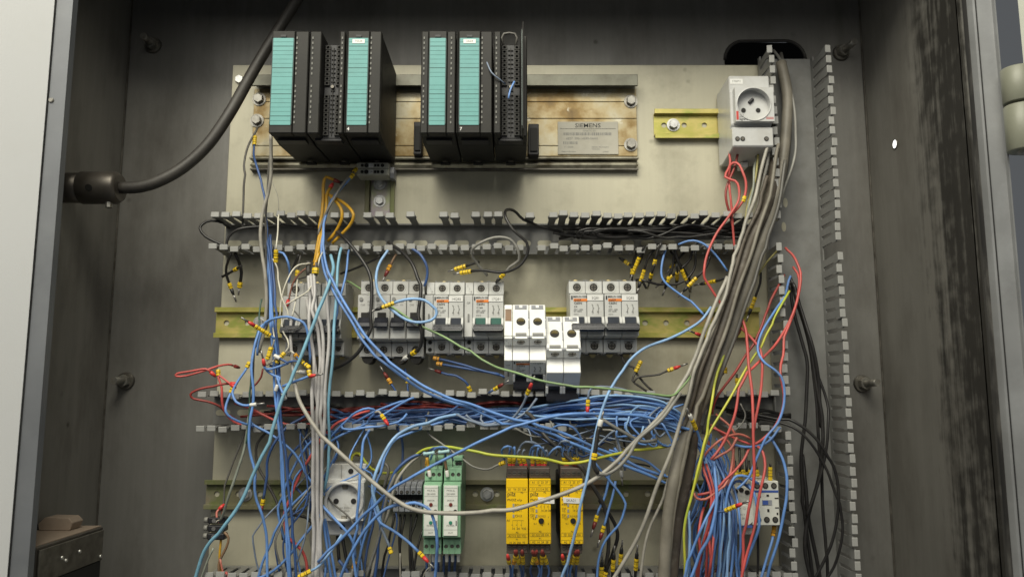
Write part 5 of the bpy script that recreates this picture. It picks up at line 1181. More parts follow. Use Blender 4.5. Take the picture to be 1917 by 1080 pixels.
# lower left field
LL = [('blue wire arching from the middle duct to a yellow marker at left', [(571,778),(549,790),(534,801),(516,825),(503,856),(499,899),(493,934)], 'blue_dark', 1.8, 'yd', (.045,.06,.05)),
 ('black wire bowing left between the middle duct and lower rail', [(505,800),(496,812),(483,830),(481,853),(486,879),(499,904),(518,938),(523,965),(530,1010)], 'black_dusty', 1.9, '', (.045,.04,.045)),
 ('blue wire slanting right below the middle duct', [(470,790),(479,797),(507,812),(540,838),(559,860),(575,893),(600,918),(640,950)], 'blue', 1.7, '', (.055,.06,.05)),
 ('blue wire curling left behind the grey bundle, outer curl', [(600,812),(581,821),(559,834),(544,853),(540,871),(545,900),(565,925),(590,940)], 'blue_dark', 1.7, '', (.045,.04,.04)),
 ('blue wire curling left behind the grey bundle, inner curl', [(640,800),(605,815),(581,829),(562,853),(546,880),(530,920),(522,950),(527,985),(535,1015)], 'blue', 1.7, '', (.05,.05,.05)),
 ('blue wire hanging straight behind the grey bundle', [(575,801),(573,843),(579,890),(583,930),(578,960)], 'blue_dark', 1.6, '', (.045,.03)),
 ('blue wire slanting from the socket to the bottom left', [(600,895),(580,913),(548,943),(528,972),(507,1017),(490,1053),(480,1095)], 'blue', 1.7, '', (.05,.06,.06)),
 ('blue wire curving flat to the bottom left corner', [(600,962),(580,990),(555,1025),(532,1050),(503,1072),(470,1085)], 'blue', 1.8, '', (.05,.06,.06)),
 ('translucent grey wire slanting down at the left edge', [(466,779),(460,834),(444,880),(429,923),(420,956),(412,975)], 'clear_grey', 1.9, '', (.06,.07,.055)),
 ('dark thin wire beside the translucent grey wire', [(462,800),(444,843),(429,886),(420,927),(418,958)], 'grey_dark', 1.3, '', (.05,.04,.04)),
 ('pale wire dropping out at the bottom left below the teal cable', [(400,1025),(388,1050),(372,1095)], 'clear_grey', 1.4, '', (.06,.06)),
 ('black wire end sticking right below the lower rail', [(548,963),(560,965),(572,968),(578,972)], 'black', 1.8, 'k', (.04,.045)),
 ('blue wire left of the socket running to the bottom', [(598,930),(603,967),(610,1017),(622,1095)], 'blue', 1.8, '', (.07,.065)),
 ('blue wire under the socket running to the bottom', [(608,970),(612,983),(618,1017),(629,1095)], 'blue', 1.8, '', (.06,.06)),
 ('blue wire bent at the very bottom under the socket', [(606,1095),(610,1060),(606,1040)], 'blue', 1.7, '', (.06,.05)),
 ('blue wire bent under the socket black wires', [(634,1048),(648,1066),(660,1095)], 'blue_dark', 2.2, '', (.05,.05)),
 ('blue wire slanting left of the terminal wires', [(700,958),(697,985),(690,1017),(680,1095)], 'blue_dark', 1.7, '', (.06,.055))]
for l, p, mm, r, e, dd in LL: Wr(l, p, dd, mm, r, z=e)
for (p, l) in (([(632,1002),(633,1025),(635,1050)],'left'), ([(641,1004),(645,1028),(650,1055)],'right')):
    Wr('black wire leaving the underside of the round socket, %s of two' % l, p, (.035,.04), 'black', 2.3)
for i, p in enumerate(([(738,962),(736,975),(730,1000),(717,1050),(714,1095)], [(749,962),(748,980),(747,1000),(750,1050),(752,1095)], [(758,962),(756,980),(752,1005),(749,1040),(748,1090)], [(769,962),(768,985),(767,1005),(772,1045),(776,1095)], [(781,962),(776,985),(769,1005),(768,1030),(770,1090)], [(792,990),(786,1010),(781,1030),(776,1055),(770,1095)])):
    Wr('black wire hanging under the grey terminal row, '+ORD[i], p, (.03,.035,.04), 'black', 1.7, group='black wires under the grey terminals')
Wr('thin pale wire among the black ones under the terminals', [(749,1035),(749,1060),(750,1095)], (.045,.045), 'grey', 1.3)
Wr('pair-left thin beige wire end at the bottom under the green module', [(803,1062),(795,1072),(788,1095)], (.06,.05), 'white_wire', .8)
Wr('pair-right thin beige wire end at the bottom under the green module', [(807,1058),(799,1075),(794,1095)], (.06,.05), 'white_wire', .8)
for k in range(6):
    Wr('dark blue wire in the cluster below the green modules, '+ORD[k], [(798+k*11,1040),(799+k*10.5,1058),(800+k*10,1095)], (.055,.05), 'blue_dark', 1.8, group='dark blue wires below the green modules')
# loose connector wires
Wr('pinkish wire bent over the loose black connector', [(410,978),(406,968),(406,958),(410,953)], (.055,.05), 'salmon', 1.5, z='r')
Wr('white wire end on top of the loose black connector', [(404,978),(407,974),(412,972)], (.055,.055), 'white_wire', 1.4)
Wr('thin dark red wire rising from the loose connector', [(414,978),(416,965),(415,950)], (.05,.045), 'red_brown', 1.3)
Wr('brown wire leaving the loose connector downwards', [(420,996),(427,1006),(422,1025),(412,1045),(409,1060),(412,1095)], (.055,.055), 'brown', 1.7)
Wr('yellow wire leaving the loose connector downwards', [(414,1004),(413,1020),(411,1040),(413,1065),(420,1095)], (.05,.05), 'yellow_orange', 1.6)
Wr('orange tinted wire below the loose connector', [(412,1045),(416,1065),(424,1095)], (.055,.055), 'salmon', 1.3)
Wr('red wire stub in the bottom left duct', [(428,1095),(426,1078),(422,1070)], (.05,.05), 'red', 2.0)

# ---------------------------------------------------------------- upper duct: black wires
Wr('black wire loop sticking out at the left end of the upper duct', [(430,428),(418,418),(395,414),(378,420),(374,428),(384,442),(410,456),(425,462)], (.03,.05,.05), 'black', 2.0)
Wr('black wire along the left of the upper duct, hooked at its end', [(424,470),(424,452),(433,438),(455,428),(500,424),(560,425),(620,432)], (.055,.055,.03), 'black', 2.0)
Wr('thick black wire bowing from the upper duct past the single-pole breakers', [(628,434),(640,443),(667,470),(690,510),(695,560),(690,620),(670,660),(645,682),(626,690)], (.05,.085,.095,.07), 'black', 2.4)
Wr('thick black wire before the last single-pole breaker, yellow marker at its foot', [(727,453),(753,473),(777,503),(787,547),(782,590),(790,627),(787,648),(778,658)], (.05,.085,.095,.08), 'black', 2.4, z='ykwp')
Wr('thin black wire slanting behind the upper duct foot', [(637,513),(665,502),(697,487),(715,478)], (.01,.015), 'black_dusty', 1.7)
Wr('blue wire loop circling before the single-pole breakers', [(727,467),(710,493),(705,519),(709,546),(723,570),(751,593),(779,602),(807,598),(816,587),(810,574),(794,563),(770,560),(751,563),(738,567)], (.055,.085,.10,.10,.095), 'blue_pale', 1.9, z='yykp')
Wr('dark blue wire from the upper duct to the two-pole breaker', [(767,463),(785,474),(797,492),(800,510),(794,536)], (.055,.06,.055), 'blue_dark', 1.9)
Wr('dark brown wire end with dark ferrule below the upper duct', [(742,476),(736,486),(731,496)], (.05,.05), 'brown', 1.7, z='odp')
for i, p in enumerate(([(433,474),(424,498),(424,515),(429,530)], [(440,474),(448,492),(452,510),(450,528)], [(452,498),(440,505),(428,512),(416,518)])):
    Wr(['black wire end with yellow markers at the far left under the duct', 'thick black wire end with a big yellow marker at the far left', 'black wire crossing the two marked ends at the far left'][i], p, (.05,.035,.03), 'black', 1.9 if i != 1 else 2.3, z=('ykp','yp','')[i], marks=() if i != 2 else ((444,503),))
Wr('blue wire curving from the yellow marker at upper left', [(519,472),(530,474),(538,490),(541,510),(540,530)], (.06,.065,.05), 'blue', 1.6)
Wr('black wire stub below the upper duct near the white wires', [(560,476),(553,492),(545,510)], (.05,.04), 'black', 1.9)
Wr('thin dark wire with yellow marker before the left breaker', [(563,476),(559,497),(556,515)], (.05,.05), 'black_dusty', 1.3, marks=((558,505),))
Wr('thin brown wires tangle beside the white wires', [(577,500),(560,512),(548,528),(541,550),(540,562)], (.065,.07), 'red_brown', 1.2, z='r')
Wr('thin dark wire behind the grey bundle top', [(596,510),(575,518),(555,524),(545,535)], (.06,.06), 'black_dusty', 1.1)
Wr('thin dark wire curl over the left breaker', [(548,580),(556,590),(562,600),(558,612),(540,618)], (.08,.085), 'grey_dark', .9)
# loops at the top middle
Wr('black wire in a tall loop out of the upper duct', [(1085,446),(1045,436),(1010,424),(980,410),(962,394),(950,392),(947,403),(960,430),(985,455),(986,478),(970,500),(940,510),(907,507),(882,508)], (.02,.05,.085,.08,.06), 'black', 2.1, z='yyp')
Wr('grey brown wire in a round loop under the upper duct', [(912,516),(893,493),(883,473),(893,457),(925,444),(955,448),(970,467),(968,487),(953,500),(944,512)], (.05,.075,.075,.06), 'grey_mid', 2.0, z='yk', marks=())
Wr('short black wire with yellow marker inside the round loop', [(897,490),(885,494),(872,498)], (.055,.05), 'black', 2.0, z='yyp')
# black bunch lying in the right part of the upper duct
for k in range(16):
    x0 = random.uniform(1030, 1130); y0 = random.uniform(428, 448); x1 = random.uniform(1330, 1425)
    p = [(x0, y0), (x0+60, random.uniform(426,446)), (x0+140, random.uniform(424,444)), (x0+200, random.uniform(420,446)), (x1, random.uniform(424,448))]
    Wr('black wire in the bunch lying in the upper duct at right', p, (.012+.02*random.random(), .015+.035*random.random(), .02+.03*random.random()), 'black', 1.9, group='black bunch in the upper duct')
for k in range(4):
    x0 = 1085 + 12*k
    Wr('black wire hairpin in the upper duct right of centre', [(1250+20*k,432+3*k),(1180+10*k,440+2*k),(x0+10,444),(x0-5,438),(x0+12,430),(1150+20*k,428),(1230+30*k,424)], (.03,.045,.05,.04), 'black', 2.0, group='black hairpins in the upper duct')
E = [([(1205,470),(1198,490),(1188,500),(1178,495)],'yk', .045), ([(1206,462),(1202,470),(1197,482)],'yyyp', .06), ([(1192,470),(1186,490),(1184,503)],'ykp', .045), ([(1232,460),(1215,480),(1206,505)],'yykp', .05), ([(1238,455),(1231,470),(1227,486)],'y', .06), ([(1226,494),(1222,505),(1220,512)],'ykp', .055),
     ([(1210,540),(1200,524),(1186,526)],'k', .035), ([(1200,524),(1230,532),(1255,535),(1280,527),(1297,508),(1303,485),(1302,465)],'', .04), ([(1270,462),(1262,478),(1259,500),(1253,518)],'ykp', .045), ([(1262,466),(1270,490),(1276,505)],'yykp', .05), ([(1296,464),(1292,485),(1275,503),(1258,516)],'ykp', .045),
     ([(1330,478),(1322,500),(1304,520)],'yykp', .05), ([(1362,518),(1348,524),(1340,526)],'yykp', .045), ([(1424,510),(1423,530),(1414,556)],'yykp', .04), ([(1266,495),(1268,505),(1268,510)],'yykp', .05), ([(1255,470),(1275,496),(1290,520),(1292,535)],'kp', .035), ([(1310,452),(1290,465),(1274,480),(1262,494)],'yp', .04)]
EL = ['black wire end pointing left with yellow marker above the rightmost breaker', 'black wire end with a stack of three yellow markers', 'black wire end straight above the rightmost breaker corner', 'black wire end with two yellow markers hanging down, second group', 'black wire with one yellow marker just under the duct', 'black wire end with yellow marker and long black ferrule',
      'short black wire stub below the marked ends', 'black wire garland sagging under the marked ends', 'black wire end left in the right group of marked ends', 'black wire end slanting right with two yellow markers', 'black wire curling left in the right group of marked ends', 'black wire end slanting down left with two yellow markers, beside the red wire',
      'black wire end pointing left from the conduits with yellow markers', 'black wire end with yellow markers right of the conduits', 'short black wire upright with two yellow markers in the right group', 'black wire end without marker behind the right group', 'black wire with single marker reaching from the duct into the right group']
for (p, e, dd), l in zip(E, EL): Wr(l, p, (dd, dd-.008), 'black', 1.8, z=e)

# ---------------------------------------------------------------- between breakers and middle duct
Wr('dark blue wire from a marked end under the two-pole breaker, upper', [(822,672),(840,676),(870,684),(900,694),(935,702)], (.055,.06), 'blue_dark', 1.6, a='o')
Wr('dark blue wire from a marked end under the two-pole breaker, lower', [(828,682),(850,686),(890,692),(930,698),(945,706)], (.055,.06), 'blue_dark', 1.6, a='o')
Wr('dark blue wire with dark ferrule and yellow marker under the breakers', [(826,697),(838,701),(853,703),(870,713),(877,722),(882,735)], (.05,.055,.05), 'blue_dark', 1.6, a='dp', marks=((878,722),))
Wr('dark wire end with dark red ferrule standing on the middle duct', [(742,734),(737,726),(732,718)], (.05,.05), 'blue_dark', 1.5, z='odp')
Wr('dark blue upright wire with yellow marker on the middle duct', [(764,735),(763,722),(763,712),(758,690)], (.045,.04), 'blue_dark', 1.4, marks=((763,716),))
Wr('wire end with yellow marker and dark ferrule beside the hanging breaker', [(915,735),(925,729)], (.06,.065), 'blue_dark', 1.5, z='ydp')
Wr('grey blue wire with yellow marker and red ferrule before the hanging breaker', [(850,775),(880,788),(920,794),(950,788),(970,772),(983,752),(987,738)], (.05,.09,.105), 'blue_grey', 1.7, z='yrp')
Wr('green yellow wire slanting from the left across breakers and hanging breakers', [(649,526),(695,552),(733,574),(784,606),(825,628),(871,656),(920,682),(938,690),(975,701),(1012,711),(1077,722),(1105,725),(1170,731),(1220,738),(1258,742),(1274,728),(1292,704)], (.03,.085,.095,.12,.135,.12,.10), 'green_pale', 1.5)
Wr('black wires crossing below the right breakers, left strand', [(1163,664),(1172,682),(1186,688),(1192,700),(1205,716),(1222,732)], (.045,.05), 'black_dusty', 1.6)
Wr('black wires crossing below the right breakers, yellow marked strand', [(1190,696),(1184,712),(1196,722),(1215,735)], (.05,.05), 'black_dusty', 1.6, a='yy')
Wr('black wire ending in yellow marker and red ferrule right of the breakers', [(1186,716),(1194,706),(1215,704),(1235,702),(1250,694)], (.05,.055), 'black_dusty', 1.5, z='yrp')
Wr('short red wire with yellow marker lying on the rail by the conduits', [(1350,640),(1335,637),(1322,632)], (.06,.065), 'red_brown', 1.5, z='yrp')
for i, (p, mk_) in enumerate((([(1358,664),(1357,680),(1357,695),(1345,708)], ((1357,676),(1357,690))), ([(1308,690),(1307,705),(1306,722)], ((1307,697),)), ([(1379,700),(1380,715),(1381,730)], ((1379,706),)))):
    Wr(['black wire with two yellow markers right of the conduits', 'black wire with yellow marker left of the conduits above the duct', 'black wire with yellow marker between the red wires'][i], p, (.04,.04), 'black', 1.6, marks=mk_)

# ---------------------------------------------------------------- blue mass in the middle duct
for k in range(22):
    x0 = random.uniform(600, 930); y0 = random.uniform(762, 796)
    u = k/21.0
    p = [(x0, y0), (x0+90, random.uniform(766,796)), (960+random.uniform(-30,30), random.uniform(764,792)), (1060+random.uniform(-15,15), 752+u*42+random.uniform(-5,5)), (1130, 742+u*52+random.uniform(-4,4)), (1200, 742+u*54+random.uniform(-4,4)), (1258+random.uniform(-10,12), 760+u*44), (1290+random.uniform(-6,8), 800+u*24),
         (1318+u*26+random.uniform(-4,6), 852+random.uniform(-8,8)), (1330+u*34+random.uniform(-8,8), 910), (1328+u*52+random.uniform(-7,7), 975), (1298+u*84+random.uniform(-6,6), 1095)]
    Wr('blue wire in the mass filling the middle duct and falling right of the conduits', p, (.022,.025,.03,.05+.03*random.random(),.075,.08-.02*u,.07,.06,.055+.03*random.random(),.06+.035*random.random(),.05+.03*random.random()), random.choice(('blue','blue','blue','blue_pale','blue_dark')), 1.6, group='blue mass in the middle duct')
for k in range(12):
    x0 = random.uniform(600, 820)
    p = [(x0, random.uniform(770,800)), (x0+70, random.uniform(768,800)), (x0+170, random.uniform(764,794)), (x0+280, random.uniform(766,794)), (x0+380, random.uniform(766,790)), (x0+460, random.uniform(766,792))]
    Wr('blue wire lying along the bottom of the middle duct', p, (.015+.02*random.random(), .02+.03*random.random(), .03), random.choice(('blue_dark','blue_dark','blue')), 1.6, group='blue wires along the middle duct')
MD = [('blue wire lifting out of the middle duct left of centre', [(622,812),(650,797),(690,776),(740,757),(778,744)], 'blue', (.05,.06,.05)), ('blue wire hump over the middle duct left of centre', [(615,822),(640,795),(668,770),(690,763),(705,770),(690,785)], 'blue', (.055,.07,.06)),
 ('blue wire gliding over the middle duct lip', [(640,796),(642,802),(665,804),(710,797),(745,790),(762,774)], 'blue', (.06,.065,.06)), ('blue wire rising across the middle duct to its upper lip', [(700,779),(715,776),(740,762),(775,744)], 'blue', (.06,.06)),
 ('wire end with red ferrule and yellow marker in the middle duct', [(702,772),(709,770),(714,776)], 'grey', (.065,.068)), ('blue wire pair falling left from the middle duct lip', [(690,790),(660,805),(635,818),(612,834),(602,850)], 'blue', (.055,.06,.05)),
 ('grey blue wire sagging in the middle duct near centre', [(1005,745),(985,770),(950,790),(915,795),(885,788),(872,776)], 'blue_grey', (.06,.06)), ('thin grey wire loop in the middle duct', [(905,770),(900,785),(912,795),(930,790)], 'blue_grey', (.05,.06)),
 ('dark blue wire crossing the duct towards the upper lip', [(795,778),(830,775),(856,762),(868,752)], 'blue_dark', (.045,.05))]
for l, p, mm, dd in MD: Wr(l, p, dd, mm, 1.6, z='yr' if 'red ferrule' in l else '')
Wr('grey wire arching at the left of the blue mass with yellow marker', [(1260,748),(1200,738),(1150,727),(1115,725),(1103,732),(1101,748)], (.09,.095,.095), 'blue_grey', 1.6, z='yr')
Wr('blue wire from the conduits down past the white ferrule to the relays', [(1331,575),(1313,601),(1287,618),(1257,631),(1207,650),(1173,683),(1148,720),(1138,738),(1126,774),(1116,810),(1106,850),(1097,900),(1085,955),(1069,1029),(1048,1095)], (.075,.085,.09,.105,.115,.12,.125,.12,.10), 'blue_pale', 1.9)
Wr('blue wire looping from the upper duct to the conduits', [(1246,468),(1239,499),(1239,518),(1250,534),(1277,555),(1301,573),(1318,590)], (.05,.055,.065), 'blue', 1.6)
Wr('blue wire arching out of the upper duct to the conduits', [(1270,458),(1281,453),(1298,451),(1320,460),(1342,481),(1362,508)], (.05,.06,.06), 'blue', 1.5)
Wr('grey cable with black sheath and white ferrule hooking up before the duct', [(1122,798),(1118,815),(1115,838),(1112,860),(1113,876),(1120,886)], (.125,.125), 'black', 2.6, a='wp', marks=((1113,843,'y'),))
Wr('grey cable turning from the black hook to the upper right', [(1118,885),(1133,888),(1158,874),(1180,850),(1196,822),(1240,782),(1274,735)], (.125,.12,.11), 'grey_mid', 2.4)
Wr('dark brown cable slanting from the duct behind the third relay', [(985,772),(1000,786),(1021,816),(1047,839),(1084,868),(1106,901),(1124,931),(1134,962),(1139,1023),(1134,1060)], (.06,.09,.095,.08,.06), 'black_dusty', 2.6)
Wr('black cable right of the third relay bowing to the bottom', [(1122,935),(1128,945),(1144,968),(1155,998),(1146,1039),(1134,1070)], (.06,.06), 'black', 2.4, z='yy')
Wr('dark grey cable slanting right above the relays', [(1110,772),(1140,792),(1170,810),(1200,826),(1230,822)], (.09,.095,.09), 'grey_mid', 2.2)
Wr('blue wire crossing right of the third relay with a dark tail', [(1114,866),(1142,901),(1167,935),(1171,952),(1161,980),(1134,1010),(1122,1043),(1118,1095)], (.08,.085,.07), 'blue', 1.6)
Wr('blue wire ending in yellow marker and dark ferrule, left of two', [(1140,880),(1138,905),(1132,935),(1118,964)], (.08,.08), 'blue', 1.6, z='ydp')
Wr('blue wire ending in yellow marker and dark ferrule, right of two', [(1152,900),(1146,930),(1138,958),(1131,984)], (.08,.08), 'blue', 1.6, z='ydp')
for i, (x, y, x2, y2) in enumerate(((1189,1066,1195,1044), (1146,1068,1156,1040), (1160,1056,1168,1030), (1124,1082,1130,1055))):
    Wr(['black wire end with yellow marker and bare pin, right at the bottom', 'black wire end with yellow marker in the bottom pair', 'black wire end with yellow marker, taller of the bottom pair', 'black wire end with yellow marker by the blue tail'][i], [(x-3,1110),(x,y+12),(x+1,y)], (.055,.06), 'black', 2.0, z='yykp')
for i, p in enumerate(([(1150,838),(1171,859),(1197,876),(1236,888),(1258,893)], [(1140,842),(1177,854),(1210,863),(1238,884),(1255,896)], [(1135,852),(1160,868),(1206,885),(1232,897),(1252,906)])):
    Wr('blue wire running right into the conduits above the lower rail, '+['middle','upper','lower'][i]+' of three', p, (.08,.075,.07), 'blue', 1.6, group='three blue wires running into the conduits')
for i in range(7):
    x = 1150 + 14*i; y = 790 + random.uniform(-12, 14)
    Wr('blue wire curl hanging out of the middle duct before the conduits', [(x+random.uniform(20,70), y-random.uniform(15,35)), (x+14+random.uniform(-12,12), y-18), (x+2+random.uniform(-14,14), y+2+random.uniform(-8,8)), (x+10+random.uniform(-14,14), y+22), (x+30, y+30+random.uniform(-10,16)), (x+55+random.uniform(-20,25), y+26+random.uniform(-14,14))], (.07,.085,.08), random.choice(('blue','blue_grey','blue_pale')), 1.4, group='blue curls before the conduits')
Wr('grey blue wire hook above the relays', [(1104,850),(1150,806),(1155,822),(1162,850),(1170,880)], (.08,.08), 'blue_grey', 1.5)
Wr('thin grey wire with white sleeve right of the relays', [(1128,804),(1150,808),(1152,818),(1158,845),(1166,870)], (.07,.075), 'grey', 1.3)
Wr('white ferrule end hanging above the lower rail', [(1162,868),(1163,880)], (.06,.06), 'grey', 1.3, z='wp')
Wr('yellow marked black wire right above the lower rail', [(1163,800),(1167,820),(1170,838)], (.03,.03), 'black', 1.6, z='yy')
Wr('yellow marker stub beside the conduit at the lower rail', [(1262,888),(1256,892),(1250,892)], (.06,.06), 'black', 1.4, z='y')
# relay loops
RL_ = [[(944,860),(939,842),(950,835),(961,842),(963,858)], [(965,856),(978,831),(991,827),(1006,834),(1012,856)], [(990,858),(995,838),(1008,834),(1019,846),(1023,860)], [(1023,858),(1036,842),(1050,838),(1054,858)], [(1041,852),(1046,832),(1058,826),(1076,835),(1082,856)], [(1028,813),(1037,800),(1054,796),(1074,801),(1089,822),(1093,850)], [(1060,856),(1066,838),(1075,832),(1084,842)]]
for i, p in enumerate(RL_): Wr(['small blue wire loop over the leftmost relay, far left','low blue wire loop bridging the first and second relay','small blue loop over the second relay','small blue loop bridging the gap to the third relay','blue loop over the third relay','tallest grey blue loop above the third relay','smallest grey blue loop at the third relay right side'][i], p, (.085,.105,.085), ['blue','blue_grey','blue'][i%3], 1.5, group='blue loops above the relays')
n = 0
for (x0, cnt, st) in ((954, 4, 8.5), (997, 4, 8.8), (1055, 4, 8.6)):
    for k in range(cnt):
        x = x0 + k*st
        Wr('red ferruled wire end in the top of the %s yellow relay, %s' % ({954:'leftmost',997:'second',1055:'third'}[x0], ORD[k]), [(x+random.uniform(-3,3), 838+random.uniform(-4,5)), (x+random.uniform(-2,2), 848), (x, 856)], (.095,.09), random.choice(('blue','blue_dark','blue_grey')), 1.4, z='yr', group='red ferrules in the relay tops')
    for k in range(cnt):
        x = x0 + k*st
        Wr('yellow marked wire end under the %s yellow relay, %s' % ({954:'leftmost',997:'second',1055:'third'}[x0], ORD[k]), [(x+random.uniform(-8,8), 1095), (x+random.uniform(-5,5), 1070), (x+random.uniform(-1,1), 1054)], (.06,.075,.085), random.choice(('blue','blue_dark','blue')), 1.4, z=random.choice(('yyd','yr','oyd')), group='red ferrules under the relays')

# ---------------------------------------------------------------- conduits and cables on the right
Wr('thick dirt crusted brown conduit, left of the pair slanting down', [(1452,300),(1446,350),(1433,392),(1406,448),(1387,505),(1368,566),(1348,625),(1325,690),(1311,740),(1298,800),(1292,857),(1281,911),(1267,982),(1256,1095)], (.045,.06,.075,.085,.085,.075,.07), 'conduit_brown', 6.6)
Wr('thick paler grey conduit, right of the pair slanting down', [(1462,118),(1474,180),(1471,250),(1464,311),(1452,368),(1430,440),(1409,501),(1388,560),(1366,625),(1341,690),(1318,745),(1288,805),(1270,857),(1260,905),(1249,982),(1242,1095)], (.02,.04,.055,.065,.075,.085,.095,.09), 'conduit_grey', 6.4)
Wr('grey cable left of the conduits running to the bottom centre right', [(1441,255),(1423,327),(1412,374),(1394,423),(1380,470),(1371,495),(1366,518),(1359,551),(1342,588),(1325,635),(1306,680),(1297,700),(1288,743),(1279,774),(1266,815),(1249,863),(1231,911),(1212,962),(1198,995),(1180,1030),(1140,1095)], (.06,.075,.085,.095,.10,.105,.10,.085), 'grey', 2.5)
Wr('grey cable hugging the brown conduit from above the rail', [(1400,440),(1382,480),(1368,530),(1352,575),(1334,620),(1312,670),(1300,718),(1290,760)], (.07,.085,.095,.09), 'conduit_grey', 2.3)
Wr('slim grey cable between the two conduits', [(1458,270),(1448,330),(1434,385),(1414,450),(1396,505),(1378,560),(1357,622),(1332,692),(1312,752),(1294,812),(1281,860),(1270,912),(1257,985),(1250,1095)], (.06,.075,.088,.097,.10,.098,.09), 'conduit_grey', 2.6)
Wr('slim dusty dark cable on the right flank of the conduits', [(1470,300),(1460,370),(1440,440),(1420,500),(1400,558),(1378,624),(1354,690),(1334,748),(1316,812)], (.055,.065,.075,.08,.07), 'grey_dark', 2.6)
Wr('slim brownish cable on the left flank of the brown conduit', [(1436,330),(1420,390),(1396,445),(1376,503),(1358,560),(1336,625),(1314,690),(1298,742),(1276,806)], (.06,.075,.088,.095,.09), 'conduit_brown', 2.8)
Wr('dark grey cable inside the conduit strand', [(1443,270),(1430,340),(1415,400),(1392,450),(1372,505),(1360,545),(1340,600)], (.05,.065,.075), 'grey_mid', 2.2)
Wr('thin grey cable below the rail left of the conduits', [(1256,888),(1251,899),(1237,941),(1216,992),(1202,1053),(1196,1095)], (.075,.075), 'grey', 2.0)
Wr('grey cable from the wall opening bowing right of the conduits', [(1448,95),(1463,119),(1480,171),(1489,217),(1491,258),(1489,285),(1481,317),(1466,358),(1450,400)], (.0,.03,.045,.05,.045), 'grey_mid', 2.2)
Wr('dark cable from the wall opening behind the socket', [(1462,100),(1470,150),(1478,220),(1477,280),(1470,330),(1460,370)], (.0,.02,.03), 'grey_dark', 2.6)
Wr('thin grey green cable left of the conduits at the socket', [(1418,276),(1412,310),(1412,350),(1404,378),(1398,405),(1392,440),(1386,470)], (.04,.06,.06), 'clear_grey', 1.8)
Wr('green yellow wire from the socket down the conduit strand', [(1422,270),(1415,330),(1402,378),(1394,427),(1385,465),(1372,520)], (.045,.06,.07), 'olive', 1.6)
Wr('yellow green wire emerging from the conduits and falling to the bottom', [(1362,640),(1345,700),(1334,746),(1323,796),(1315,844),(1303,890),(1295,925),(1283,986),(1282,1060),(1280,1095)], (.075,.10,.105,.10,.08), 'yellow_green', 1.7)
Wr('yellow green wire from the vertical duct slanting to the conduits', [(1478,545),(1468,563),(1441,609),(1422,650),(1393,698),(1368,742),(1345,783),(1323,822),(1310,870),(1298,915)], (.05,.07,.09,.10,.10), 'yellow_green', 1.6)
Wr('thin yellow wire right of the conduits near the upper duct', [(1455,470),(1440,485),(1425,505),(1412,525)], (.045,.05), 'olive', 1.4)
